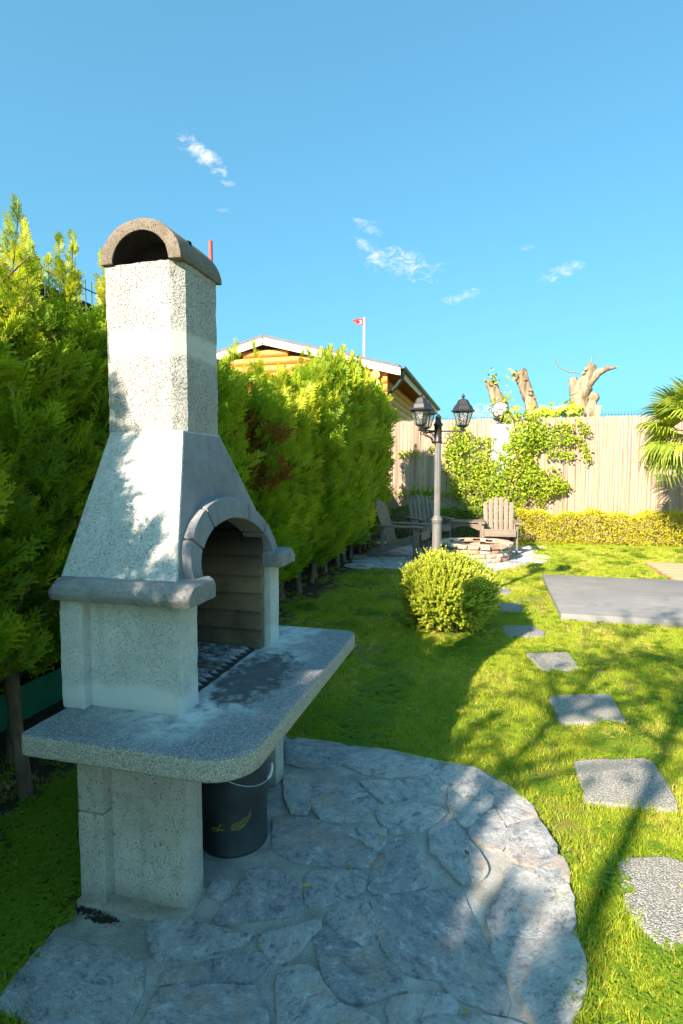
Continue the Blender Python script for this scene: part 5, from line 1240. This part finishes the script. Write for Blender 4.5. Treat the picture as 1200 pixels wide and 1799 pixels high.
# grape vine leaning over the top of the fence
gv_b = gy(960, 735, 12.75); gvn = empty('grape_vine', (gv_b.x, 12.75, 0)); tag(gvn, 'broad-leaved vine peeping over the top of the reed fence', 'vine')
n = 130; cxs = rng.choice([905, 935, 950, 965, 975, 990, 1003, 1010], n) + rng.normal(0, 6, n); cys = 728 + rng.normal(0, 7, n) - (cxs > 945) * 5
P = np.array([tuple(gy(x, y, 12.6 + random.random() * 0.3)) for x, y in zip(cxs, cys)]) - np.array([gv_b.x, 12.75, 0])
wideT = np.array([(0, 0, 0), (-0.42, 0.12, 0.05), (-0.45, 0.55, 0.08), (-0.15, 0.62, 0.0), (0, 1.0, -0.1), (0.15, 0.62, 0.0), (0.45, 0.55, 0.08), (0.42, 0.12, 0.05), (0, 0.4, 0)], np.float32)
wideF = np.array([(8, i, (i + 1) % 8)[::-1] for i in range(8)], np.int32)
leaves('foliage', P, rdir(n) * 0.5 + np.array([0, -0.3, -0.7]), rdir(n) * 0.5 + np.array([0, -0.9, 0.4]), rng.uniform(0.09, 0.17, n), 'vine', np.clip(rng.normal(0.75, 0.2, n), 0, 1), gvn, tv=wideT, tf=wideF)
m = MB(); m.tube([(0.1, 0, 0), (0.05, 0, 1.3), (0.0, 0, 2.5), (0.5, -0.05, 2.66)], [0.03, 0.025, 0.018, 0.008], 7); m.tube([(0, 0, 2.5), (-0.5, 0, 2.6)], [0.014, 0.006], 6); m.build('stems', MATS['bark_grey'], gvn)

# ================================================================== fan palm at the side
PX, PY = 3.24, 10.55
palm = empty('fan_palm', (PX, PY, 0)); tag(palm, 'fan palm with fronds reaching in front of the reed fence', 'palm')
m = MB(); wobble_tube(m, [(0, 0, 0), (0.02, 0, 0.7), (0, 0, 1.4), (-0.02, 0, 1.95)], [0.15, 0.13, 0.12, 0.10], 14, 0.22, 4, sub=8); m.build('trunk', MATS['bark_grey'], palm)
def frond_mesh(nseg, spread, L, droop):
    V, F, T = [], [], []
    def strip(pts, w, tn):
        for i in range(len(pts) - 1):
            b = len(V); p, q = np.array(pts[i]), np.array(pts[i + 1]); d_ = q - p; sd = np.cross(d_, [0, 0, 1.0]); sd /= max(np.linalg.norm(sd), 1e-6)
            w0, w1 = w[i], w[i + 1]; f0, f1 = w0 * 0.35, w1 * 0.35
            V.extend([p - sd * w0 + [0, 0, f0], p, q, q - sd * w1 + [0, 0, f1], p + sd * w0 + [0, 0, f0], q + sd * w1 + [0, 0, f1]]); F.extend([(b, b + 1, b + 2, b + 3), (b + 1, b + 4, b + 5, b + 2)]); T.extend([tn] * 6)
    pet = [(0, 0, 0), (0, 0.22, 0.05), (0, 0.45, 0.06)]; strip(pet, [0.012, 0.010, 0.009], 0.9)
    c = np.array([0, 0.45, 0.06])
    for k in range(nseg):
        a = R(-spread + 2 * spread * k / (nseg - 1)) + random.uniform(-0.02, 0.02); l_ = L * (0.72 + 0.28 * math.cos(a * 0.62)) * random.uniform(0.92, 1.06)
        dx, dy = math.sin(a), math.cos(a); z1 = 0.05 * math.cos(a * 2)
        pts = [c, c + np.array([dx * l_ * 0.5, dy * l_ * 0.5, 0.04 + z1 * 0.5 - droop * 0.10]), c + np.array([dx * l_ * 0.8, dy * l_ * 0.8, 0.02 - droop * 0.32]), c + np.array([dx * l_ * 0.98, dy * l_ * 0.98, -0.02 - droop * (0.55 + 0.5 * random.random() ** 2)])]
        strip(pts, [0.006, 0.021, 0.015, 0.002], 0.25 + 0.6 * random.random())
    return np.array(V, np.float32), np.array(F, np.int32), np.array(T, np.float32)
FR = [(172, 62, 0.0), (190, 30, 0.35), (178, 12, 0.45), (205, 6, 0.5), (160, 45, 0.15), (195, -14, 0.6), (170, -24, 0.6), (225, 20, 0.4), (250, 45, 0.3), (140, 10, 0.4), (110, 40, 0.3), (60, 30, 0.3), (20, 40, 0.3), (330, 25, 0.4), (285, 30, 0.4), (200, 70, 0.1), (185, -38, 0.7), (230, -20, 0.6), (300, -10, 0.6), (90, -5, 0.5)]
for az, el, dr in FR:
    V, F, T = frond_mesh(30, 105, 0.52, dr * 0.45); yv = np.array([[math.cos(R(az)) * math.cos(R(el)), math.sin(R(az)) * math.cos(R(el)), math.sin(R(el))]])
    zh = np.array([[-math.cos(R(az)) * math.sin(R(el)), -math.sin(R(az)) * math.sin(R(el)), math.cos(R(el))]]) + rng.normal(0, 0.25, (1, 3))
    p0 = np.array([[0.04 * math.cos(R(az)), 0.04 * math.sin(R(az)), 1.98 + 0.12 * math.sin(R(el)) + random.uniform(-.04, .04)]])
    VV, FF = instance_template(V, F, p0, yv, zh, [1.0]); link(bpy.data.objects.new('frond', fast_mesh('frond', VV, FF, [MATS['palm']], False, {'tint': T})), palm)

# ================================================================== slender trees behind the photographer that dapple the patio
def slender_tree(name, label, base, H, n_leaf, spread, zc0, lean=(0, 0)):
    root = empty(name, base); tag(root, label, 'tree')
    m = MB(); tips = []
    wobble_tube(m, [(0, 0, 0), (lean[0] * 0.4, lean[1] * 0.4, H * 0.5), (lean[0], lean[1], H)], [0.055, 0.036, 0.010], 8, 0.1, 3)
    for k in range(22):
        z = random.uniform(zc0, H * 0.95); a = k * 2.4; L = spread * (1.1 - z / H) + 0.35; c = Vector((lean[0] * z / H, lean[1] * z / H, z)); e = c + Vector((math.cos(a) * L, math.sin(a) * L, L * random.uniform(0.3, 1.0)))
        m.tube([c, c.lerp(e, 0.5) + Vector((0, 0, 0.05)), e], [0.022, 0.014, 0.005], 6); tips.append((c, e))
    m.build('trunk', MATS['bark_grey'], root)
    idx = rng.integers(0, len(tips), n_leaf); t = rng.uniform(0.25, 1.05, n_leaf); A = np.array([tuple(x[0]) for x in tips])[idx]; B = np.array([tuple(x[1]) for x in tips])[idx]
    pos = A + (B - A) * t[:, None] + rng.normal(0, 0.10, (n_leaf, 3)); leaves('crown', pos, rdir(n_leaf), rdir(n_leaf), rng.uniform(0.05, 0.10, n_leaf), 'shadeleaf', rng.random(n_leaf), root)
slender_tree('slender_tree', 'slim leafy tree behind the camera casting branch shadows on the lawn', (-2.2, -2.7, 0), 5.3, 380, 0.40, 3.3)
slender_tree('slender_tree', 'taller slim tree behind the camera shading the corner of the pad', (-1.72, -3.0, 0), 6.2, 620, 0.6, 3.4)

# ================================================================== grass
polys = [patio_poly, pad_poly, fpoly, [(2.25, 7.76), (4.7, 7.76), (4.7, 9.42), (2.25, 9.42)]] + step_polys
def lawn_pts(n, x0, x1, y0, y1):
    p = np.stack([rng.uniform(x0, x1, n), rng.uniform(y0, y1, n)], 1); keep = np.ones(n, bool)
    for q in polys:
        c = np.mean(q, axis=0); k = 0.985; keep &= ~in_poly(p, [(c[0] + (a - c[0]) * k, c[1] + (b - c[1]) * k) for a, b in q])
    keep &= ~((p[:, 0] > -1.32) & (p[:, 0] < -0.86) & (p[:, 1] > 1.4) & (p[:, 1] < 2.45))
    edge = -1.85 + 0.18 * np.sin(p[:, 1] * 3.1) + 0.1 * np.sin(p[:, 1] * 7.7)
    keep &= (p[:, 0] > edge) | (rng.random(n) < 0.10)
    bare = (np.hypot((p[:, 0] - 1.0) / 0.35, (p[:, 1] - 8.05) / 0.22) < 1) | (np.hypot((p[:, 0] - 0.52) / 0.10, (p[:, 1] - 6.3) / 0.5) < 1)
    keep &= ~(bare & (rng.random(n) < 0.85)); keep &= ~((p[:, 1] > 11.75) & (p[:, 0] > -2)) & (np.hypot(p[:, 0] - bush.location.x, p[:, 1] - bush.location.y) > 0.22)
    nz = np.array([mnoise.noise((a * 1.6, b * 1.6, 4.0)) + 0.5 * mnoise.noise((a * 5, b * 5, 9.0)) for a, b in p]); keep &= ~((nz > 0.42) & (rng.random(n) < 0.75))
    # in front of the camera only, plus a margin
    d_ = p[:, 1] * math.cos(YAW) - p[:, 0] * math.sin(YAW); s_ = p[:, 0] * math.cos(YAW) + p[:, 1] * math.sin(YAW)
    keep &= (d_ > 0.7) & (np.abs(s_) < d_ * 0.72 + 0.6)
    return p[keep]
pts = np.concatenate([lawn_pts(36000, -2.4, 2.6, 0.6, 3.2), lawn_pts(32000, -2.4, 4.2, 3.0, 6.2), lawn_pts(26000, -2.4, 5.5, 6.0, 11.8)])
near = pts[:, 1]
n = len(pts)
pz = np.zeros(n); scl = rng.uniform(0.75, 1.2, n) * np.interp(near, [1, 2, 3, 6, 11], [0.95, 0.88, 0.78, 0.9, 1.25])
longer = np.zeros(n, bool)
for q in [patio_poly] + step_polys + [pad_poly]:
    qa = np.array(q)
    for i in range(len(qa)):
        a, b = qa[i], qa[(i + 1) % len(qa)]; t = np.clip(((pts - a) @ (b - a)) / max(((b - a) @ (b - a)), 1e-9), 0, 1); dd = np.linalg.norm(pts - (a + t[:, None] * (b - a)), axis=1); longer |= dd < 0.05
scl = np.where(longer & (rng.random(n) < 0.5) & (pts[:, 0] > -0.2), scl * 1.35, scl)
def tuft_obj(name, nb, h, wd, rad):
    a = rng.uniform(0, 2 * np.pi, nb); r_ = np.sqrt(rng.random(nb)) * rad; bx, by = np.cos(a) * r_, np.sin(a) * r_
    face = rng.uniform(0, 2 * np.pi, nb); ld = rng.uniform(0, 2 * np.pi, nb); ll = rng.uniform(0.15, 0.85, nb); hh = h * rng.uniform(0.55, 1.15, nb); V = np.zeros((nb, 5, 3)); 
    wx, wy = np.cos(face) * wd / 2, np.sin(face) * wd / 2
    for i, (t, k) in enumerate(((0, -1), (0, 1), (0.5, -0.85), (0.5, 0.85), (1, 0))):
        off = ll * hh * t ** 1.6; V[:, i, 0] = bx + wx * k + np.cos(ld) * off; V[:, i, 1] = by + wy * k + np.sin(ld) * off; V[:, i, 2] = hh * t * (1 - 0.25 * ll * t) - 0.004 * (t == 0)
    F = np.array([(0, 1, 3), (0, 3, 2), (2, 3, 4)])[None] + (np.arange(nb) * 5)[:, None, None]
    tn = np.clip(rng.normal(0.42, 0.16, nb) + (rng.random(nb) < 0.05) * 0.5, 0, 1)
    return bpy.data.objects.new(name, fast_mesh(name, V.reshape(-1, 3), F.reshape(-1, 3), [MATS['grass']], False, {'tint': np.repeat(tn, 5)}))
tcol = bpy.data.collections.new('grass_tufts')
for k in range(4): tcol.objects.link(tuft_obj('a_grass_tuft', 28, 0.030, 0.0030, 0.040))
def clover_obj():
    nl = 16; a = rng.uniform(0, 6.28, nl); r_ = np.sqrt(rng.random(nl)) * 0.035; c = np.stack([np.cos(a) * r_, np.sin(a) * r_, rng.uniform(0.012, 0.026, nl)], 1); P_, Y_ = [], []
    for k in range(3):
        b = a + k * 2.094; P_.append(c); Y_.append(np.stack([np.cos(b), np.sin(b), np.full(nl, 0.15)], 1))
    V, F = instance_template(leafT * np.array([1.5, 1, 1], np.float32), leafF, np.concatenate(P_), np.concatenate(Y_), np.tile(np.array([[0, 0, 1.0]]), (3 * nl, 1)), np.full(3 * nl, 0.011))
    return bpy.data.objects.new('b_clover', fast_mesh('clover', V, F, [MATS['grass']], False, {'tint': np.repeat(rng.uniform(0.0, 0.3, 3 * nl), len(leafT))}))
tcol.objects.link(clover_obj())
def dry_obj():
    o = tuft_obj('c_dry_tuft', 16, 0.034, 0.0024, 0.040); at = o.data.attributes['tint']; at.data.foreach_set('value', rng.uniform(0.85, 1.3, len(o.data.vertices)).astype(np.float32)); return o
tcol.objects.link(dry_obj()); tcol.objects.link(tuft_obj('d_tall_tuft', 14, 0.052, 0.0034, 0.035))
nz1 = np.array([mnoise.noise((a * 2.3 + 7, b * 2.3, 1.0)) for a, b in pts]); nz2 = np.array([mnoise.noise((a * 1.7, b * 1.7 + 3, 6.0)) for a, b in pts])
vi = rng.integers(0, 4, n); u_ = rng.random(n)
vi = np.where((nz1 > 0.25) & (u_ < 0.45), 4, vi); vi = np.where((nz1 <= 0.25) & (u_ < 0.05), 4, vi); vi = np.where((nz2 > 0.15) & (u_ > 0.72), 5, vi); vi = np.where((u_ > 0.46) & (u_ < 0.50), 6, vi); vi = np.where((pts[:, 0] < -1.25) & (pts[:, 1] < 3) & (u_ < 0.5), 4, vi)
pme = bpy.data.meshes.new('grass'); pme.vertices.add(n); pme.vertices.foreach_set('co', np.stack([pts[:, 0], pts[:, 1], pz], 1).astype(np.float32).ravel())
for nm, arr in (('scl', scl), ('rz', rng.uniform(0, 6.283, n))):
    at = pme.attributes.new(nm, 'FLOAT', 'POINT'); at.data.foreach_set('value', arr.astype(np.float32))
gob = link(bpy.data.objects.new('grass', pme)); tag(gob, 'short mown lawn grass with yellowish patches', None, kind='stuff')
ng = bpy.data.node_groups.new('grass_nodes', 'GeometryNodeTree'); ng.interface.new_socket('Geometry', in_out='INPUT', socket_type='NodeSocketGeometry'); ng.interface.new_socket('Geometry', in_out='OUTPUT', socket_type='NodeSocketGeometry')
gi = ng.nodes.new('NodeGroupInput'); go = ng.nodes.new('NodeGroupOutput'); ip = ng.nodes.new('GeometryNodeInstanceOnPoints'); ci = ng.nodes.new('GeometryNodeCollectionInfo')
ci.inputs[0].default_value = tcol; ci.inputs['Separate Children'].default_value = True; ci.inputs['Reset Children'].default_value = True
ip.inputs['Pick Instance'].default_value = True
def nattr(nm):
    a = ng.nodes.new('GeometryNodeInputNamedAttribute'); a.data_type = 'FLOAT'; a.inputs[0].default_value = nm; return a.outputs[0]
at = pme.attributes.new('vi', 'INT', 'POINT'); at.data.foreach_set('value', vi.astype(np.int32))
vn = ng.nodes.new('GeometryNodeInputNamedAttribute'); vn.data_type = 'INT'; vn.inputs[0].default_value = 'vi'; ng.links.new(vn.outputs[0], ip.inputs['Instance Index'])
cx_ = ng.nodes.new('ShaderNodeCombineXYZ'); ng.links.new(nattr('rz'), cx_.inputs[2])
m2p = ng.nodes.new('GeometryNodeMeshToPoints'); ng.links.new(gi.outputs[0], m2p.inputs[0]); ng.links.new(m2p.outputs[0], ip.inputs['Points'])
ng.links.new(ci.outputs[0], ip.inputs['Instance']); ng.links.new(cx_.outputs[0], ip.inputs['Rotation']); ng.links.new(nattr('scl'), ip.inputs['Scale']); ng.links.new(ip.outputs[0], go.inputs[0])
md = gob.modifiers.new('grass', 'NODES'); md.node_group = ng

# dry leaves blown over the lawn and patio
lp_ = np.concatenate([lawn_pts(260, -2.0, 2.6, 0.9, 7.0), np.stack([rng.uniform(-1.0, 0.2, 10), rng.uniform(1.3, 2.6, 10)], 1)]); nl = len(lp_)
lz = np.where(in_poly(lp_, patio_poly), 0.036, 0.036); yd = rdir(nl); yd[:, 2] *= 0.25
lo_ = leaves('fallen_leaves', np.column_stack([lp_, lz]), yd, rdir(nl) * 0.35 + np.array([0, 0, 1.0]), rng.uniform(0.018, 0.038, nl), 'dryleaf', rng.random(nl))
tag(lo_, 'small dry leaves scattered over the lawn', None, kind='stuff')
